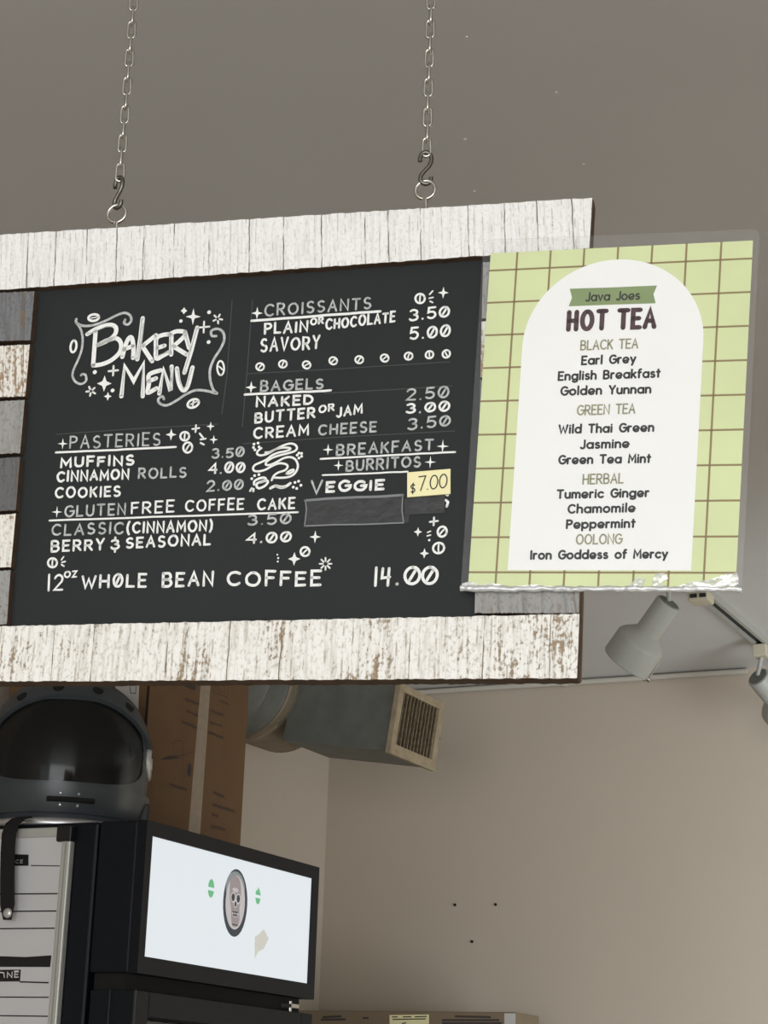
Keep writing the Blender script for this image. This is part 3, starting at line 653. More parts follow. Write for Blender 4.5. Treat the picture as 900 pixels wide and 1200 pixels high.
# ================================================================== TEA POSTER
PP = Plane(BP.p0+BP.n*.0028, BP.ex)
poster = empty('tea_poster', 'laminated lime green hot tea list with a white arch, at the right end', 'poster', M=PP.M)
pTL, pTR, pBR, pBL = quad(PP, ((575, 297), (882.5, 281.8), (862, 688.5), (548.5, 687)))
def pst(s, t): return (pBL.lerp(pBR, s)).lerp(pTL.lerp(pTR, s), t)
n = 24; k = MB(); vs = []; fs = []
sheet = MB().prism([pBL, pBR, pTR, pTL], -.0001, .0003).build('paper_sheet', MT['paper'], poster)
k = MB()
for i in range(7):
    s0 = .105+.1296*i; k.ribbon([pst(s0, t/8) for t in range(9)], .00078, -.0002, False)
for i in range(10):
    t0 = .040+.1006*i; k.ribbon([pst(s/8, t0) for s in range(9)], .00078, -.0002, False)
k.build('grid_lines', MT['grid'], sheet)
sl_, sr_ = .148, .835; tt = .705; rad = .2565
arch = [pst(sl_, .046), pst(sr_, .046)]+[pst((sl_+sr_)/2+(sr_-sl_)/2*math.cos(R(a*180/40)), tt+rad*math.sin(R(a*180/40))) for a in range(41)]
MB().flat(arch, -.0003).build('arch_panel', MT['white'], sheet)
bn = quad(PP, ((667.7, 338.6), (718, 337), (770, 334.8), (765.8, 345), (768.4, 355.6), (718, 357.2), (666.5, 359.2), (670.4, 349)))
MB().flat(bn, -.0004).build('banner', MT['green'], sheet)
def pr(name, s, x0, y0, x1, y1, cap, hw, m, gap=.3, lean=.055, lab=None):
    o = write(name, [(s, x0, y0, x1, y1, cap)], hw, m, off=.0005, par=sheet, jit=0, hj=0, gap=gap, pl=PP, lean=lean)
    if lab: o['label'] = lab
PL = 'printed_lettering'
pr(PL, 'Java Joes', 686.5, 352.6, 749, 350.4, 9.3, .00065, 'ink', .26, .08)
pr(PL, 'HOT', 666, 386.3, 709.5, 384.8, 20.5, .0019, 'maroon', .50, lab='bold maroon heading'); pr(PL, 'TEA', 725, 384.3, 766.5, 383, 20.5, .0019, 'maroon', .40, lab='bold maroon heading')
for s, x0, y0, x1, y1, c in (('BLACK TEA', 680.6, 410, 747, 407.6, 10.5), ('GREEN TEA', 676.6, 486.2, 743.6, 484, 10.8), ('HERBAL', 683.2, 567.2, 730, 565.8, 11), ('OOLONG', 675.4, 637.5, 728, 636.8, 10.8)):
    pr(PL, s, x0, y0, x1, y1, c, .00062, 'olive', .26, lab='thin olive heading')
for s, x0, y0, x1, y1, c in (('Earl Grey', 682, 427.6, 744.3, 425.2, 10), ('English Breakfast', 654.6, 446, 773, 442.2, 10), ('Golden Yunnan', 657.6, 463.4, 762, 460.8, 10), ('Wild Thai Green', 655.2, 508.2, 765.4, 505.6, 10), ('Jasmine', 680.2, 526, 736.5, 524.6, 10),
                              ('Green Tea Mint', 655.2, 544, 761.8, 542.2, 10), ('Tumeric Ginger', 653.2, 584.4, 759.8, 582.2, 10), ('Chamomile', 666, 601.6, 743.6, 600, 10), ('Peppermint', 664.2, 619.6, 743.6, 618.2, 10), ('Iron Goddess of Mercy', 622, 655.6, 781.6, 654, 10)):
    pr(PL, s, x0, y0-.6, x1, y1-.6, c*.92, .00082, 'ink', .30)
# plastic sleeve, rounded corners, a thicker crinkled fold and painted glints at the foot
sv = quad(PP, ((567, 281.5), (890.5, 269), (869.5, 691.5), (540, 690)))
def rounded(q, r, n=6):
    out = []
    for i in range(4):
        p = q[i]; a = (q[i-1]-p).normalized(); b = (q[(i+1) % 4]-p).normalized()
        c = p+(a+b)*r
        for j in range(n+1):
            t = R(90*j/n); out.append(c-b*r*math.cos(t)-a*r*math.sin(t))
    return out
MB().prism(rounded(sv, .006), -.0010, .0012).build('plastic_sleeve', MT['sleeve'], poster)
ft = quad(PP, ((541, 679), (869.8, 678), (869.3, 692.5), (539.5, 691.5)), .0012)
k = MB(); n = 60; a, b_ = ft[3], ft[2]; k2 = []
for i in range(n+1):
    p = a.lerp(b_, i/n); k2.append((p.x, -.0012+random.uniform(-.0004, .0004), p.y+.0012+random.uniform(-.0005, .0005)))
MB().tube(k2, [.0022+random.uniform(-.0006, .0006) for _ in k2], 8).build('sleeve_fold', MT['sleeve_rim'], poster, smooth=80)
for px in (((541, 684), (541, 690), (557, 690), (560, 684), (551, 681)), ((560, 686), (575, 683), (590, 686), (585, 690), (562, 690)), ((600, 687), (630, 685), (650, 687.5), (640, 690), (604, 690)), ((735, 688), (748, 676), (756, 679), (752, 688), (742, 690)), ((764, 683), (768, 672), (779, 671), (783, 678), (776, 681), (774, 689), (768, 688)), ((795, 687), (808, 682), (832, 679), (850, 673), (864, 671), (866, 684), (853, 690), (815, 690))):
    MB().flat(quad(PP, px, .0016), -.0016).build('sleeve_glint', MT['sleeve_rim'], poster)  # whitish patches paint the reflections on the crinkled plastic

# ================================================================== CEILING TRACK AND SPOTS
TX = -1.265
trk = empty('track_rail', 'grey ceiling track with a dark slot running back to the wall', 'track light rail', loc=(TX, 3.62, ZC))
k = MB(); k.box((-.0175, 0, -.018), (-.009, 1.46, 0)).box((.009, 0, -.018), (.0175, 1.46, 0)).box((-.009, 0, -.004), (.009, 1.46, 0)); k.build('rail', MT['lamp'], trk)
MB().box((-.0088, .002, -.012), (.0088, 1.458, -.0042)).build('slot', MT['tracksl'], trk)
k = MB().box((-.022, .62, -.040), (.026, .67, -.0185)); k.build('connector', MT['cream'], trk, bevel=.003)
MB().box((-.016, .618, -.033), (.000, .621, -.024)).box((.006, .618, -.033), (.021, .621, -.024)).build('connector_slot', MT['tracksl'], trk)
def spot(label, Y, top_px, dirpx, away, scale=1.0):
    root = empty('spotlight', label, 'spotlight', loc=(TX, Y, ZC-.018), group='ceiling spotlights on the track')
    MB().box((-.017, -.019, -.032), (.017, .019, -.0005)).build('track_adapter', MT['cream'], root, bevel=.002)
    o = Vector((TX, Y, ZC-.018)); d = ray(*top_px); tp = CAM+d*((o-CAM).dot(FW)/d.dot(FW)); tl_ = tp-o
    ax = (RT*dirpx[0]-UP*dirpx[1]+FW*away).normalized()
    MB().tube([(0, 0, -.03), tl_+Vector((0, 0, .004))], .0055, 12).build('stem', MT['lamp'], root, smooth=40)
    r1, r2 = .0290*scale, .0570*scale
    k = MB().lathe([(0, r1*.86), (.0015, r1*.97), (.004, r1), (.082*scale, r1), (.100*scale, r2*.88), (.108*scale, r2*.98), (.112*scale, r2), (.165*scale, r2), (.167*scale, r2*.97), (.160*scale, r2*.94), (.125*scale, r2*.85)], tl_, ax, 48)
    h = k.build('lamp_head', MT['lamp'], root, smooth=28)
    MB().lathe([(.0, r1*.84), (.0012, r1*.84)], tl_-ax*.0012, ax, 32).build('end_cap', MT['duct'], h, smooth=30)
    MB().lathe([(.128*scale, r2*.8), (.150*scale, r2*.8)], tl_, ax, 32).build('bulb', MT['label_white'], h, smooth=30)
    side = ax.cross(FW).normalized()
    sd = side if side.dot(RT) > 0 else -side
    MB().tube([tl_+ax*.125*scale+sd*(r2+.001), tl_+ax*.176*scale+sd*(r2+.004), tl_+ax*.182*scale+sd*(r2-.004)], .0018, 8).lathe([(0, .006), (.008, .006)], tl_+ax*.172*scale+sd*r2, sd, 14).build('spring_clip', MT['steel'], root, smooth=40)
spot('grey enamel spotlight right below the foot of the tea poster', 4.03, (784, 706), (-.545, .84), .30)
spot('grey spotlight hanging lower at the far right end of the track', 4.79, (888, 793), (.66, .75), .42)
p = ony(885, 786.5, YB-.012)
cdt = empty('electrical_conduit', 'thin pale conduit along the top of the back wall', 'conduit', loc=(-2.2, YB-.012, 2.690))
MB().tube([(-.3+i*.115, 0, random.uniform(-.0015, .0015)) for i in range(0, 10)]+[(-1.385+2.2, 0, 0)], .0075, 10).build('pipe', MT['conduit'], cdt, smooth=50)
MB().box((.294, -.010, -.010), (.306, .010, .0098)).build('clip', MT['conduit'], cdt)

# ================================================================== VENT DUCT
DX, DZ, DR = -2.43, 2.545, .142
dct = empty('vent_duct', 'round ventilation duct with a dusty square grille under the ceiling corner', 'duct', loc=(DX, 3.9, DZ))
prof = []
y = .06
while y < .30:
    prof += [(y, DR), (y+.070, DR), (y+.076, DR+.0035), (y+.082, DR)]; y += .088
MB().lathe(prof, (0, 0, 0), (0, 1, 0), 48).build('duct_pipe', MT['duct'], dct, smooth=35)
yE = prof[-1][0]
MB().lathe([(yE, DR+.002), (yE+.004, DR+.007), (yE+.028, DR+.007), (yE+.032, DR+.001)], (0, 0, 0), (0, 1, 0), 48).build('clamp_ring', MT['boot'], dct, smooth=35)
MB().lathe([(yE+.032, DR+.0035), (yE+.040, DR+.0035)], (0, 0, 0), (0, 1, 0), 48).build('foil_seam', MT['foil'], dct, smooth=35)
MB().lathe([(yE+.03, DR), (yE+.24, DR*.98), (yE+.25, DR*.93), (yE+.252, .02)], (0, 0, 0), (0, 1, 0), 48).build('duct_boot', MT['boot'], dct, smooth=35)
gn = Vector((math.cos(R(8)), 0, -math.sin(R(8)))); gy = Vector((0, 1, 0)); gz = gn.cross(gy)
if gz.z < 0: gz = -gz
Gc = Vector((-2.02-DX, 4.395-3.9, 2.437-DZ)); gw, gh = .132, .086
def gp(a, b, c): return Gc+gy*a+gz*b+gn*c
def gbox(k, a0, a1, b0, b1, c0, c1):
    k.add([gp(a0, b0, c0), gp(a1, b0, c0), gp(a1, b0, c1), gp(a0, b0, c1), gp(a0, b1, c0), gp(a1, b1, c0), gp(a1, b1, c1), gp(a0, b1, c1)], [(3, 2, 1, 0), (4, 5, 6, 7), (0, 1, 5, 4), (1, 2, 6, 5), (2, 3, 7, 6), (3, 0, 4, 7)])
k = MB(); gbox(k, -gw+.008, gw-.008, -gh+.006, gh-.006, -.30, -.014); k.build('outlet_box', MT['duct'], dct)
k = MB(); fw_ = .026
gbox(k, -gw, gw, -gh, -gh+fw_, -.014, 0); gbox(k, -gw, gw, gh-fw_*.7, gh, -.014, 0); gbox(k, -gw, -gw+fw_, -gh+fw_, gh-fw_*.7, -.014, 0); gbox(k, gw-fw_, gw, -gh+fw_, gh-fw_*.7, -.014, 0)
gf = k.build('grille_frame', MT['grille'], dct, bevel=.001)
k = MB(); gbox(k, -gw+fw_, gw-fw_, -gh+fw_, gh-fw_*.7, -.0135, -.0115); k.build('grille_shadow', MT['dark'], gf)
ns = 11
for i in range(ns):
    a = -gw+fw_+(2*gw-2*fw_)*(i+.5)/ns+random.uniform(-.001, .001); k = MB()
    k.add([gp(a-.0015+q[0], b, q[1]) for b in (-gh+fw_, gh-fw_*.7) for q in ((0, -.002), (.002, -.002), (.007, -.011), (.005, -.011))], [(0, 1, 2, 3), (7, 6, 5, 4), (0, 4, 5, 1), (1, 5, 6, 2), (2, 6, 7, 3), (3, 7, 4, 0)])
    k.build('grille_slat', MT['slat'], dct)
k = MB(); k.tube([gp(gw, .0, -.01), gp(gw+.012, .0, -.01)], .006, 8); k.build('grille_lever', MT['dark'], dct)
k = MB(); k.tube([gp(-.1, .06, -.16), gp(-.1, .16, -.16)], .004, 8); k.tube([gp(.1, .06, -.16), gp(.1, .16, -.16)], .004, 8); k.build('hanger_rod', MT['darksteel'], dct)

# ================================================================== DISPLAY FRIDGE
FX, FY0, FY1, FZ = -2.0, 3.16, 3.862, 2.03
fr = empty('display_fridge', 'tall black glass-door drinks fridge with a glowing white header', 'fridge', loc=(FX, FY0, 0))
Wd = FY1-FY0
k = MB().box((-.58, 0, .02), (-.107, Wd, FZ)); k.build('cabinet', MT['fridge'], fr, bevel=.006)
HD0 = 1.752
k = MB(); LZ0, LZ1, LY0, LY1 = 1.783, 2.003, .022, .674
k.box((-.105, 0, HD0), (-.02, Wd, FZ))
hdr = k.build('header', MT['fridge'], fr, bevel=.004)
k = MB().box((-.02, 0, HD0), (0, Wd, LZ0)).box((-.02, 0, LZ1), (0, Wd, FZ)).box((-.02, 0, LZ0), (0, LY0, LZ1)).box((-.02, LY1, LZ0), (0, Wd, LZ1)); k.build('header_frame', MT['fridge'], hdr)
lit = MB().box((-.0195, LY0-.002, LZ0-.002), (-.004, LY1+.002, LZ1+.002)).build('light_panel', MT['panel'], hdr); lit['label'] = 'glowing white header panel'
HP = Plane((FX, FY0, 0), (0, 1, 0))
LO = -.0035
def ell(k, cx, cy, rx, ry, off, n=28, rot=0):
    # circle given in photo pixels on the header plane
    c = HP.uv(cx, cy, off); a = HP.uv(cx+rx, cy+rx*.2, off)-c; b = HP.uv(cx, cy-ry, off)-c
    k.flat([Vector((c.x+a.x*math.cos(2*math.pi*i/n), c.y+b.y*math.sin(2*math.pi*i/n))) for i in range(n)], -off)
HM = Matrix.Rotation(0, 4, 'Z')
lg = bpy.data.objects.new('skull_emblem', None); 
def hpart(name, fn, m, par=hdr):
    k = MB(); fn(k); k.v = [(-v[1], v[0], v[2]) for v in k.v]; return k.build(name, MT[m], par)
hpart('emblem_ring', lambda k: ell(k, 275.8, 1058, 14, 40, LO), 'logo_dark')
def rim(k):
    ell(k, 275.8, 1041, 11, 20, LO+.0003)
hpart('emblem_ring_top', rim, 'logo_grey')  # lighter grey print at the top of the ring
hpart('emblem_disc', lambda k: ell(k, 275.8, 1057.5, 11.2, 32, LO+.0006), 'logo_light')
def skull(k):
    o = LO+.0009; pts = [(270, 1030), (273, 1026), (278, 1027), (281.5, 1033), (282.5, 1046), (281.5, 1058), (280.5, 1064), (280.5, 1078), (278.5, 1085), (274.5, 1086.5), (271.5, 1083), (270.8, 1068), (270.5, 1062), (269.5, 1054), (269.2, 1040)]
    k.flat([HP.uv(*q, o) for q in spline(pts+[pts[0]], 3)[:-1]], -o)
hpart('emblem_skull', skull, 'logo_mid')
def skl(k):
    o = LO+.0012
    ell(k, 273.4, 1051.5, 3.0, 6.5, o); ell(k, 279.3, 1053.5, 3.0, 6.5, o); ell(k, 276, 1043, 3.6, 2.6, o); ell(k, 276, 1059, 2.2, 5, o); ell(k, 275.8, 1071, 3.8, 4, o)
hpart('emblem_pale_print', skl, 'logo_light')  # paler print round the eyes, nose and teeth
def skd(k):
    o = LO+.0015
    ell(k, 273.3, 1051.5, 1.9, 4.6, o); ell(k, 279.3, 1053.3, 1.9, 4.6, o); ell(k, 276, 1059.6, 1.2, 3.2, o)
    for q in (((272.8, 1068.3), (278.6, 1069.3)), ((273, 1072), (278, 1073)), ((275.8, 1067.5), (275.6, 1074)), ((273.8, 1067.8), (273.6, 1072.5)), ((277.6, 1068.5), (277.4, 1073)), ((272.5, 1083), (278.5, 1084.5))): k.ribbon([HP.uv(*p_, o) for p_ in q], .0012, -o)
hpart('emblem_face', skd, 'logo_dark')
def gr(k):
    ell(k, 247.4, 1041, 3.6, 11, LO+.0003)
hpart('green_mark', gr, 'logo_green')
hpart('green_mark', lambda k: k.flat([HP.uv(*q, LO+.0003) for q in ((299.4, 1053), (299.6, 1046), (300.6, 1042), (301.6, 1044), (303, 1039.5), (304.2, 1043), (305.4, 1048), (305.2, 1054), (303.6, 1059), (302, 1060), (300.2, 1058))], -(LO+.0003)), 'logo_green')
hpart('mark_stripe', lambda k: (k.ribbon([HP.uv(244.2, 1041, LO+.0006), HP.uv(250.6, 1042.6, LO+.0006)], .003, -(LO+.0006)), k.ribbon([HP.uv(299.8, 1050, LO+.0006), HP.uv(305.2, 1051.4, LO+.0006)], .003, -(LO+.0006))), 'panel')
hpart('label_residue', lambda k: k.flat([HP.uv(*q, LO+.0003) for q in ((298.5, 1098), (304, 1094), (309, 1089), (312, 1094), (315, 1100), (312, 1106), (309, 1112), (303, 1115), (300, 1120), (298.4, 1124))], -(LO+.0003)), 'logo_beige')
# door
k = MB(); DZ0, DZ1 = .16, 1.722; x0, x1 = -.098, -.002
k.box((x0, 0, DZ0), (x1, .05, DZ1)).box((x0, Wd-.05, DZ0), (x1, Wd, DZ1)).box((x0, .05, DZ1-.045), (x1, Wd-.05, DZ1)).box((x0, .05, DZ0), (x1, Wd-.05, DZ0+.06))
dr = k.build('door', MT['fridge'], fr, bevel=.002)
MB().box((-.05, .05, DZ0+.06), (-.044, Wd-.05, DZ1-.045)).build('door_glass', MT['glass'], dr)
MB().box((-.0985, .049, DZ0+.05), (-.090, Wd-.049, DZ1-.04)).build('door_backing', MT['fridge_dark'], dr)
k = MB()
for z in (.5, .85, 1.2, 1.55): k.box((-.088, .052, z), (-.06, Wd-.052, z+.012))
k.build('shelf_edge', MT['fridge_trim'], dr)
MB().box((-.055, -.0025, DZ0), (-.052, 0, DZ1)).box((-.0022, -.0015, DZ0), (.0005, .0015, DZ1)).build('door_trim', MT['fridge_trim'], dr)
MB().box((-.109, -.002, .03), (-.1055, .0, FZ-.006)).build('cabinet_trim', MT['fridge_trim'], fr)
k = MB().box((-.098, .01, DZ1), (-.03, Wd-.01, HD0)); k.build('hinge_gap', MT['dark'], fr)
p = onx(346, 1172, FX); MB().lathe([(0, .004), (.022, .004)], (-.012, p.y-FY0, DZ1-.001), (0, 0, 1), 14).box((-.03, p.y-FY0-.004, DZ1+.008), (-.006, p.y-FY0+.03, DZ1+.016)).build('hinge', MT['steel'], fr, smooth=40)
for x, y in ((-.54, .05), (-.54, Wd-.05), (-.15, .05), (-.15, Wd-.05)): MB().lathe([(0, .02), (.022, .016)], (x, y, 0), (0, 0, 1), 14).build('foot', MT['black'], fr)

# ================================================================== WHITEBOARD ON THE FRIDGE SIDE
WP = Plane((-2.35, FY0-.0005, 1.6), (1, 0, 0))
wb = empty('whiteboard', 'white ruled menu board in an aluminium frame on the fridge side', 'whiteboard', M=WP.M)
xr = -2.156+2.35; zt = 1.985+.035-1.6; zb = .9-1.6; xl = -.225
T = .016
sh = MB().box((xl+.012, -.010, zb+.012), (xr-.014, 0, zt-.012)).build('white_sheet', MT['wb'], wb)
k = MB().box((xr-.020, -T, zb), (xr, 0, zt)); k.build('frame_bar', MT['alu'], wb, bevel=.003)
MB().box((xr-.011, -T-.0015, zb+.01), (xr-.009, -T, zt-.02)).build('frame_groove', MT['lamp'], wb)
MB().box((xl, -T, zb), (xl+.020, 0, zt)).build('frame_bar', MT['alu'], wb, bevel=.003)
MB().box((xl+.02, -T, zt-.018), (xr-.02, 0, zt)).build('frame_bar', MT['alu'], wb, bevel=.003)
MB().box((xl+.02, -T, zb), (xr-.02, 0, zb+.018)).build('frame_bar', MT['alu'], wb, bevel=.003)
for x in (xl-.002, xr-.032):
    for z in (zb-.002, zt-.028): MB().box((x, -T-.003, z), (x+.034, 0, z+.030)).build('corner_cap', MT['black'], wb, bevel=.003)
WO = .0105
k = MB()
for x0, y0, x1, y1, h in ((36, 1014.3, 70, 1014.8, .0009), (-150, 1049, 67.5, 1047.2, .0012), (-150, 1069.5, 66, 1067.6, .0012), (-150, 1089.5, 64, 1087.8, .0012), (23, 1150.6, 57, 1151.6, .0013), (-150, 1167.5, 57, 1168.8, .0011), (-150, 1188, 56, 1191, .0011), (-150, 1213, 55, 1216, .0011)):
    k.ribbon([WP.uv(x0, y0, WO), WP.uv(x1, y1, WO)], h, -WO, False)
k.build('ruled_line', MT['black'], sh)
MB().prism([WP.uv(*q, WO+.0004) for q in ((-150, 1121), (0, 1120.5), (30, 1121.5), (60, 1119.5), (58.5, 1133.2), (-150, 1132.5))], -WO-.0004, -.010).build('black_tape', MT['black'], sh)
for px, s, ln in ((((16, 1001), (33, 1001.5), (33, 1014.5), (16, 1014.5)), 'CE', (18, 1011.5, 26.5, 1011.5, 4)), (((-24, 1137), (24, 1136.2), (23, 1150), (-24, 1150.5)), 'NE', (8.5, 1145.8, 21, 1145, 6.5))):
    tg = MB().prism([WP.uv(*q, WO+.0008) for q in px], -WO-.0008, -.010).build('name_strip', MT['black'], sh)
write('strip_lettering', [('NE', 8.5, 1145.6, 21.5, 1145, 6)], .0011, 'chalk', off=WO+.0012, pl=WP, par=sh, jit=.02)
k = MB(); k.ribbon([WP.uv(*q, WO+.0012) for q in ((0, 1139.5), (4.5, 1140), (5, 1145.5))], .0011, -WO-.0012); k.ribbon([WP.uv(*q, WO+.0012) for q in ((16.5, 1138), (21.5, 1137.6))], .0009, -WO-.0012); k.build('strip_lettering', MT['chalk'], sh)
write('strip_lettering', [('CE', 18, 1011.5, 26.5, 1011.2, 3.6)], .0007, 'chalkgrey', off=WO+.0012, pl=WP, par=sh, jit=.04)

# ================================================================== HELMET
hc = Vector((-2.325, 3.345, FZ)); 
d = ray(80, 885); hc.x = (CAM+d*(hc.y/d.y)).x
to = CAM-hc; rz = math.atan2(to.y, to.x)+math.pi/2
hm = empty('helmet', 'grey full-face space helmet with a smoked visor on top of the fridge', 'helmet', loc=hc); hm.rotation_euler = (0, 0, rz)
RX, RZT, ZM = .165, .186, .142
EB = R(-58)
def hp(phi, e, s=1.0):
    if e >= 0: r = RX*math.cos(e)**.92 if e < math.pi/2-1e-6 else 0; z = ZM+RZT*math.sin(e)*s
    else: r = RX*math.cos(e)**.28; z = ZM+(ZM-.012)*math.sin(e)/math.sin(-EB)
    return Vector((r*s*math.sin(phi), -r*s*math.cos(phi), z))
EC, HE, PH0 = R(9), R(29), R(66)
def et(phi, sg):
    q = abs(phi)/PH0
    return EC if q >= 1 else EC+sg*HE*(1-q**3.2)**(1/3.2)
phis = sorted(set([R(a) for a in range(-180, 180, 5)]+[R(66*q*s_) for q in (.9, .95, .975, .99, .998, 1) for s_ in (1, -1)]))
def shell(s, ins=False):
    k = MB(); n = len(phis); rows_t, rows_b = 14, 10
    vs = []; fs = []
    for ph in phis:
        a = et(ph, 1)
        for i in range(rows_t+1): vs.append(hp(ph, a+(R(89.9)-a)*i/rows_t, s))
    for j in range(n):
        q = (j+1) % n
        for i in range(rows_t): fs.append((j*(rows_t+1)+i, q*(rows_t+1)+i, q*(rows_t+1)+i+1, j*(rows_t+1)+i+1))
    k.add(vs, fs); vs = []; fs = []
    for ph in phis:
        a = et(ph, -1)
        for i in range(rows_b+1): vs.append(hp(ph, a+(EB-a)*i/rows_b, s))
    for j in range(n):
        q = (j+1) % n
        for i in range(rows_b): fs.append((j*(rows_b+1)+i+1, q*(rows_b+1)+i+1, q*(rows_b+1)+i, j*(rows_b+1)+i))
    return k.add(vs, fs)
sh_ = shell(1.0).build('helmet_shell', MT['helmet'], hm, smooth=50)
shell(.955).build('liner', MT['liner'], hm, smooth=50)
def patch(pa, pb, ea, eb, s, thick, n=40, m=8, edge=None):
    k = MB(); vs = []; fs = []
    for lay in (s, s-thick):
        for i in range(n+1):
            ph = pa+(pb-pa)*i/n; a, b = (edge(ph) if edge else (ea, eb))
            for j in range(m+1): vs.append(hp(ph, a+(b-a)*j/m, lay))
    o = (n+1)*(m+1)
    for i in range(n):
        for j in range(m):
            a = i*(m+1)+j; fs.append((a, a+m+1, a+m+2, a+1)); fs.append((o+a+1, o+a+m+2, o+a+m+1, o+a))
        a = i*(m+1); fs.append((a, o+a, o+a+m+1, a+m+1)); a += m; fs.append((a, a+m+1, o+a+m+1, o+a))
    for j in range(m):
        fs.append((j, j+1, o+j+1, o+j)); a = n*(m+1)+j; fs.append((a, o+a, o+a+1, a+1))
    return k.add(vs, fs)
patch(-PH0*.999, PH0*.999, 0, 0, .992, .006, 60, 14, edge=lambda ph: (et(ph*.9995, -1), et(ph*.9995, 1))).build('visor', MT['visor'], hm, smooth=50)
patch(R(-88), R(88), R(40), R(62), 1.045, .05, 50, 6, edge=lambda ph: (R(40)-R(36)*(abs(ph)/R(88))**2.2, R(66)-R(38)*(abs(ph)/R(88))**2.2)).build('brow_band', MT['helmet'], hm, smooth=40)
chin = patch(R(-95), R(95), R(-47), R(-22), 1.05, .055, 50, 6).build('chin_guard', MT['helmet'], hm, smooth=40)
for a, e in ((-47, 39), (-14, 46), (23, 46), (54, 37)):
    c = hp(R(a), R(e), 1.049); nn = (c-Vector((0, 0, ZM-.02))).normalized()
    MB().lathe([(-.004, .011), (.0015, .011), (.002, .009)], c, nn, 20).build('vent_hole', MT['dark'], hm, smooth=40)
k = MB()
k.tube([hp(R(a), R(-35), 1.051) for a in range(-12, 21, 4)], .0055, 10); k.build('chin_slot', MT['dark'], chin, smooth=60)
k = MB()
for a in (-3, 9):
    for e in (-30, -40): k.lathe([(0, .003), (.003, .0015)], hp(R(a), R(e), 1.047), hp(R(a), R(0))-Vector((0, 0, ZM)), 8)
k.build('rivet', MT['chrome'], chin, smooth=40)
rb = RX*math.cos(EB)**.28
MB().tube([Vector((rb*1.05*math.sin(R(a)), -rb*1.05*math.cos(R(a)), .0105)) for a in range(0, 360, 6)], .0105, 12, closed=True).build('base_ring', MT['chrome'], hm, smooth=60)
for sgn in (1, -1):
    MB().lathe([(-.012, .036), (.001, .034), (.004, .030), (.004, .014), (.006, .012)], hp(R(84*sgn), R(4), 1.0), (sgn, -.1, 0), 28).build('pivot_knob', MT['alu'], hm, smooth=35)
MB().box((-.009, -.004, -.020), (.009, .008, .020)).build('strap_buckle', MT['black'], hm, bevel=.003).location = hp(R(75), R(-36), 1.06)
# strap hangs from the ring over the fridge edge
inv = Matrix.Rotation(-rz, 4, 'Z') @ Matrix.Translation(-hc)
def sp_(px, py, Y): q = ony(px, py, Y); return q
path = [sp_(30, 958.5, 3.185), sp_(22, 960.5, 3.155), sp_(15, 966, 3.135), sp_(11, 977, 3.128), sp_(9.5, 1000, 3.128), sp_(9, 1030, 3.128), sp_(9, 1060, 3.128), sp_(9, 1078, 3.128)]
wv = Vector((1, 0, 0))*.0155; k = MB(); vs = []; fs = []
for i, q in enumerate(path):
    t = (path[min(i+1, 7)]-path[max(i-1, 0)]).normalized(); nn = t.cross(wv).normalized()
    if nn.y > 0: nn = -nn
    sd = wv if i < 7 else wv*.55
    for q2 in (q-sd, q+sd, q+sd+nn*.003, q-sd+nn*.003): vs.append(inv @ q2)
for i in range(7):
    for a in range(4): fs.append((i*4+a, i*4+(a+1) % 4, i*4+4+(a+1) % 4, i*4+4+a))
fs += [(3, 2, 1, 0), (28, 29, 30, 31)]
stp = k.add(vs, fs).build('chin_strap', MT['webbing'], hm)
c = inv @ (sp_(9, 1070, 3.1245)); ax = (inv.to_3x3() @ Vector((0, -1, 0)))
MB().lathe([(0, .0095), (.0025, .0085), (.004, .005), (.0045, .001)], c, ax, 20).build('snap_button', MT['chrome'], stp, smooth=50)

# ================================================================== CARDBOARD BOX BEHIND THE HELMET
BX = -2.245; by0 = onx(168, 900, BX).y; by1 = onx(287, 900, BX).y
bx = empty('cardboard_box', 'brown taped shipping carton standing behind the grey helmet', 'box', loc=(BX, by0, FZ))
bw, bh, bd = by1-by0, .50, .36
k = MB().box((-bd, 0, 0), (0, bw, bh)); k.build('carton_body', MT['card'], bx, bevel=.003)
MB().box((-.004, -.0012, .002), (.0008, .0022, bh-.002)).build('corner_gap_shade', MT['cardgap'], bx)  # dark strip paints the edge shadow along the carton corner
QP = Plane((BX, by0, FZ), (0, 1, 0))
def bpart(name, fn, m):
    k = MB(); fn(k); k.v = [(-v[1], v[0], v[2]) for v in k.v]; return k.build(name, MT[m], bx)
bpart('packing_tape', lambda k: k.prism([QP.uv(236, 795, .0006), QP.uv(247, 798, .0006), QP.uv(234, 985, .0006), QP.uv(220, 985, .0006)], -.0006, 0), 'clear_tape')
def scrib(k, x0, y0, x1, y1, h, o=.0004):
    n = max(int((x1-x0)/1.1), 3)
    k.ribbon([QP.uv(x0+(x1-x0)*i/n, y0+(y1-y0)*i/n+(h if i % 2 else -h)*random.uniform(.5, 1), o) for i in range(n+1)], .0011, -o, False)
for r in ((217, 819.5, 234, 825.5, 2), (219, 833, 233, 839, 2), (213, 845.5, 231, 852.5, 2.2), (247, 832.5, 262, 838, 2), (246, 847, 260, 850.5, 2), (244, 858, 262, 864.5, 2.2), (257, 821, 268, 825, 1), (199, 919, 219, 926, 2.2), (250, 928, 263, 934, 2.4), (249, 943, 275, 951, 2.4), (248, 954, 256, 957, 2.2), (247, 968, 264, 972, 2.4)):
    bpart('carton_print', lambda k: scrib(k, *r), 'cardink')
o_ = .0004
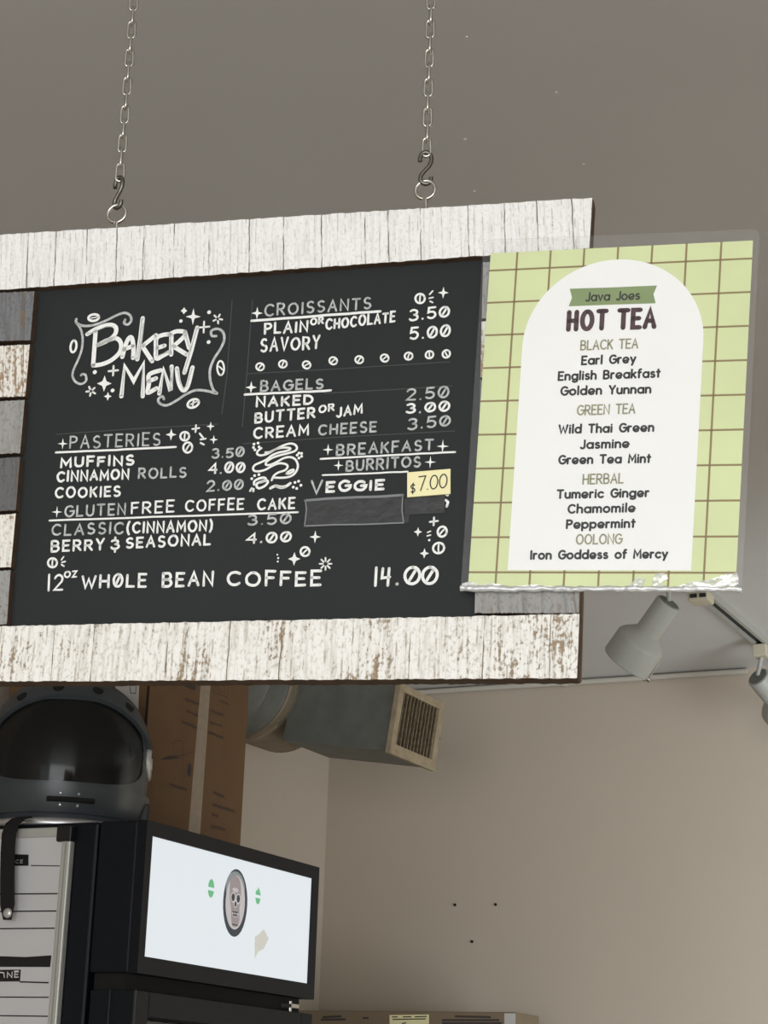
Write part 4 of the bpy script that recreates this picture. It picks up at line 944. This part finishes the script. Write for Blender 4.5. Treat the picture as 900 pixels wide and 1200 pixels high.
for qq in ((((201, 872), (204, 869), (212, 867.5), (214, 870)), ((203.5, 872), (203.5, 885), (210, 886), (227, 881)), ((214, 871), (214.5, 884)), ((213, 886), (215, 892), (216, 912))), (((249, 803), (250, 811), (266, 817), (267.5, 803)),), (((253, 803), (253.5, 808)),), (((257, 804), (256.5, 810), (260, 811)),), (((263, 805), (263, 812)),)):
    bpart('carton_drawing', lambda k: [k.ribbon([QP.uv(*p_, o_) for p_ in q], .0006, -o_) for q in qq], 'cardink')
for q in (((188, 890), (198, 885.5), (205, 886), (211, 888.5), (200, 890)), ((220.5, 896), (223, 894), (224.5, 899), (224, 909), (221, 911), (219, 905)), ((214, 803), (229, 803), (229, 809), (222, 807))):
    bpart('carton_symbol', lambda k: k.flat([QP.uv(*p_, o_) for p_ in q], -o_), 'cardink')
SP_ = Plane((BX, by0, FZ), (1, 0, 0))
k = MB().prism([SP_.uv(*q, .0008) for q in ((135, 795), (163, 795), (162, 832), (136, 830))], -.0008, 0); k.build('paper_label', MT['label_white'], bx)
k = MB(); k.ribbon([SP_.uv(*q, .0012) for q in ((152, 803), (153, 812), (159, 812.5), (159.5, 803))], .0008, -.0012); k.build('label_print', MT['cardink'], bx)

# ================================================================== LOW CARTON IN FRONT OF THE BACK WALL
CY = 4.78; a = ony(340, 1183, CY); b_ = ony(604, 1186, CY); zt_ = b_.z
dep = onx(632, 1190.5, b_.x).y-CY
sh0 = MB().box((-2.60, CY-.02, zt_-.36), (-1.80, YB-.001, zt_-.335)).build('added_shelf', MT['rawwood'])  # shelf below the view, added so the carton has something to stand on
sh0['label'] = 'plain wooden shelf, unseen, added to hold up the low carton'; sh0['category'] = 'shelf'
low = empty('cardboard_carton', 'low brown carton with a yellow label at the bottom edge before the back wall', 'box', loc=(a.x, CY, zt_-.335))
lw = b_.x-a.x
MB().box((0, 0, 0), (lw, min(dep, .30), .335)).build('carton_body', MT['card2'], low, bevel=.003)
LP = Plane((a.x, CY, zt_-.335), (1, 0, 0))
MB().prism([LP.uv(*q, .0008) for q in ((456.5, 1189.5), (502.5, 1188.8), (502.5, 1215), (456.5, 1215))], -.0008, 0).build('yellow_label', MT['sticker'], low)
MB().prism([LP.uv(*q, .0006) for q in ((591, 1187.5), (604, 1187.5), (604, 1235), (591, 1235))], -.0006, 0).build('packing_tape', MT['label_white'], low)
k = MB()
for q in (((459, 1191.8), (466, 1191.7)), ((472, 1191.7), (482, 1191.5)), ((486, 1191.5), (500, 1191.2)), ((460, 1194.6), (499, 1194)), ((471, 1199.5), (476, 1198.5))): k.ribbon([LP.uv(*p_, .0012) for p_ in q], .0013, -.0012, False)
k.build('label_print', MT['ink'], low)
for q in (((533, 1191), (575, 1192)), ((518, 1195.5), (585, 1195.5)), ((518, 1199), (588, 1199)), ((378, 1192), (400, 1191)), ((376, 1195), (405, 1194.5)), ((425, 1193), (432, 1193))): MB().ribbon([LP.uv(*p_, .0004) for p_ in q], .0026, -.0004, False).build('carton_print', MT['cardink'], low)

# ================================================================== NAILS IN THE WALL
for (x, y), lb in (((533.5, 1060.5), 'small dark nail in the back wall, left one of the upper two'), ((581, 1060), 'small dark nail in the back wall, right one of the upper two'), ((553.5, 1103.5), 'small dark nail in the back wall, lowest of the three')):
    q = ony(x, y, YB); o = MB().lathe([(0, .0025), (.0015, .0025), (.0017, .0042), (.003, .0038)], (0, 0, 0), (0, -1, 0), 12).build('wall_nail', MT['dark'], smooth=40)
    o.location = (q.x, YB-.0005, q.z); o['label'] = lb; o['category'] = 'nail'; o['group'] = 'nails in the back wall'
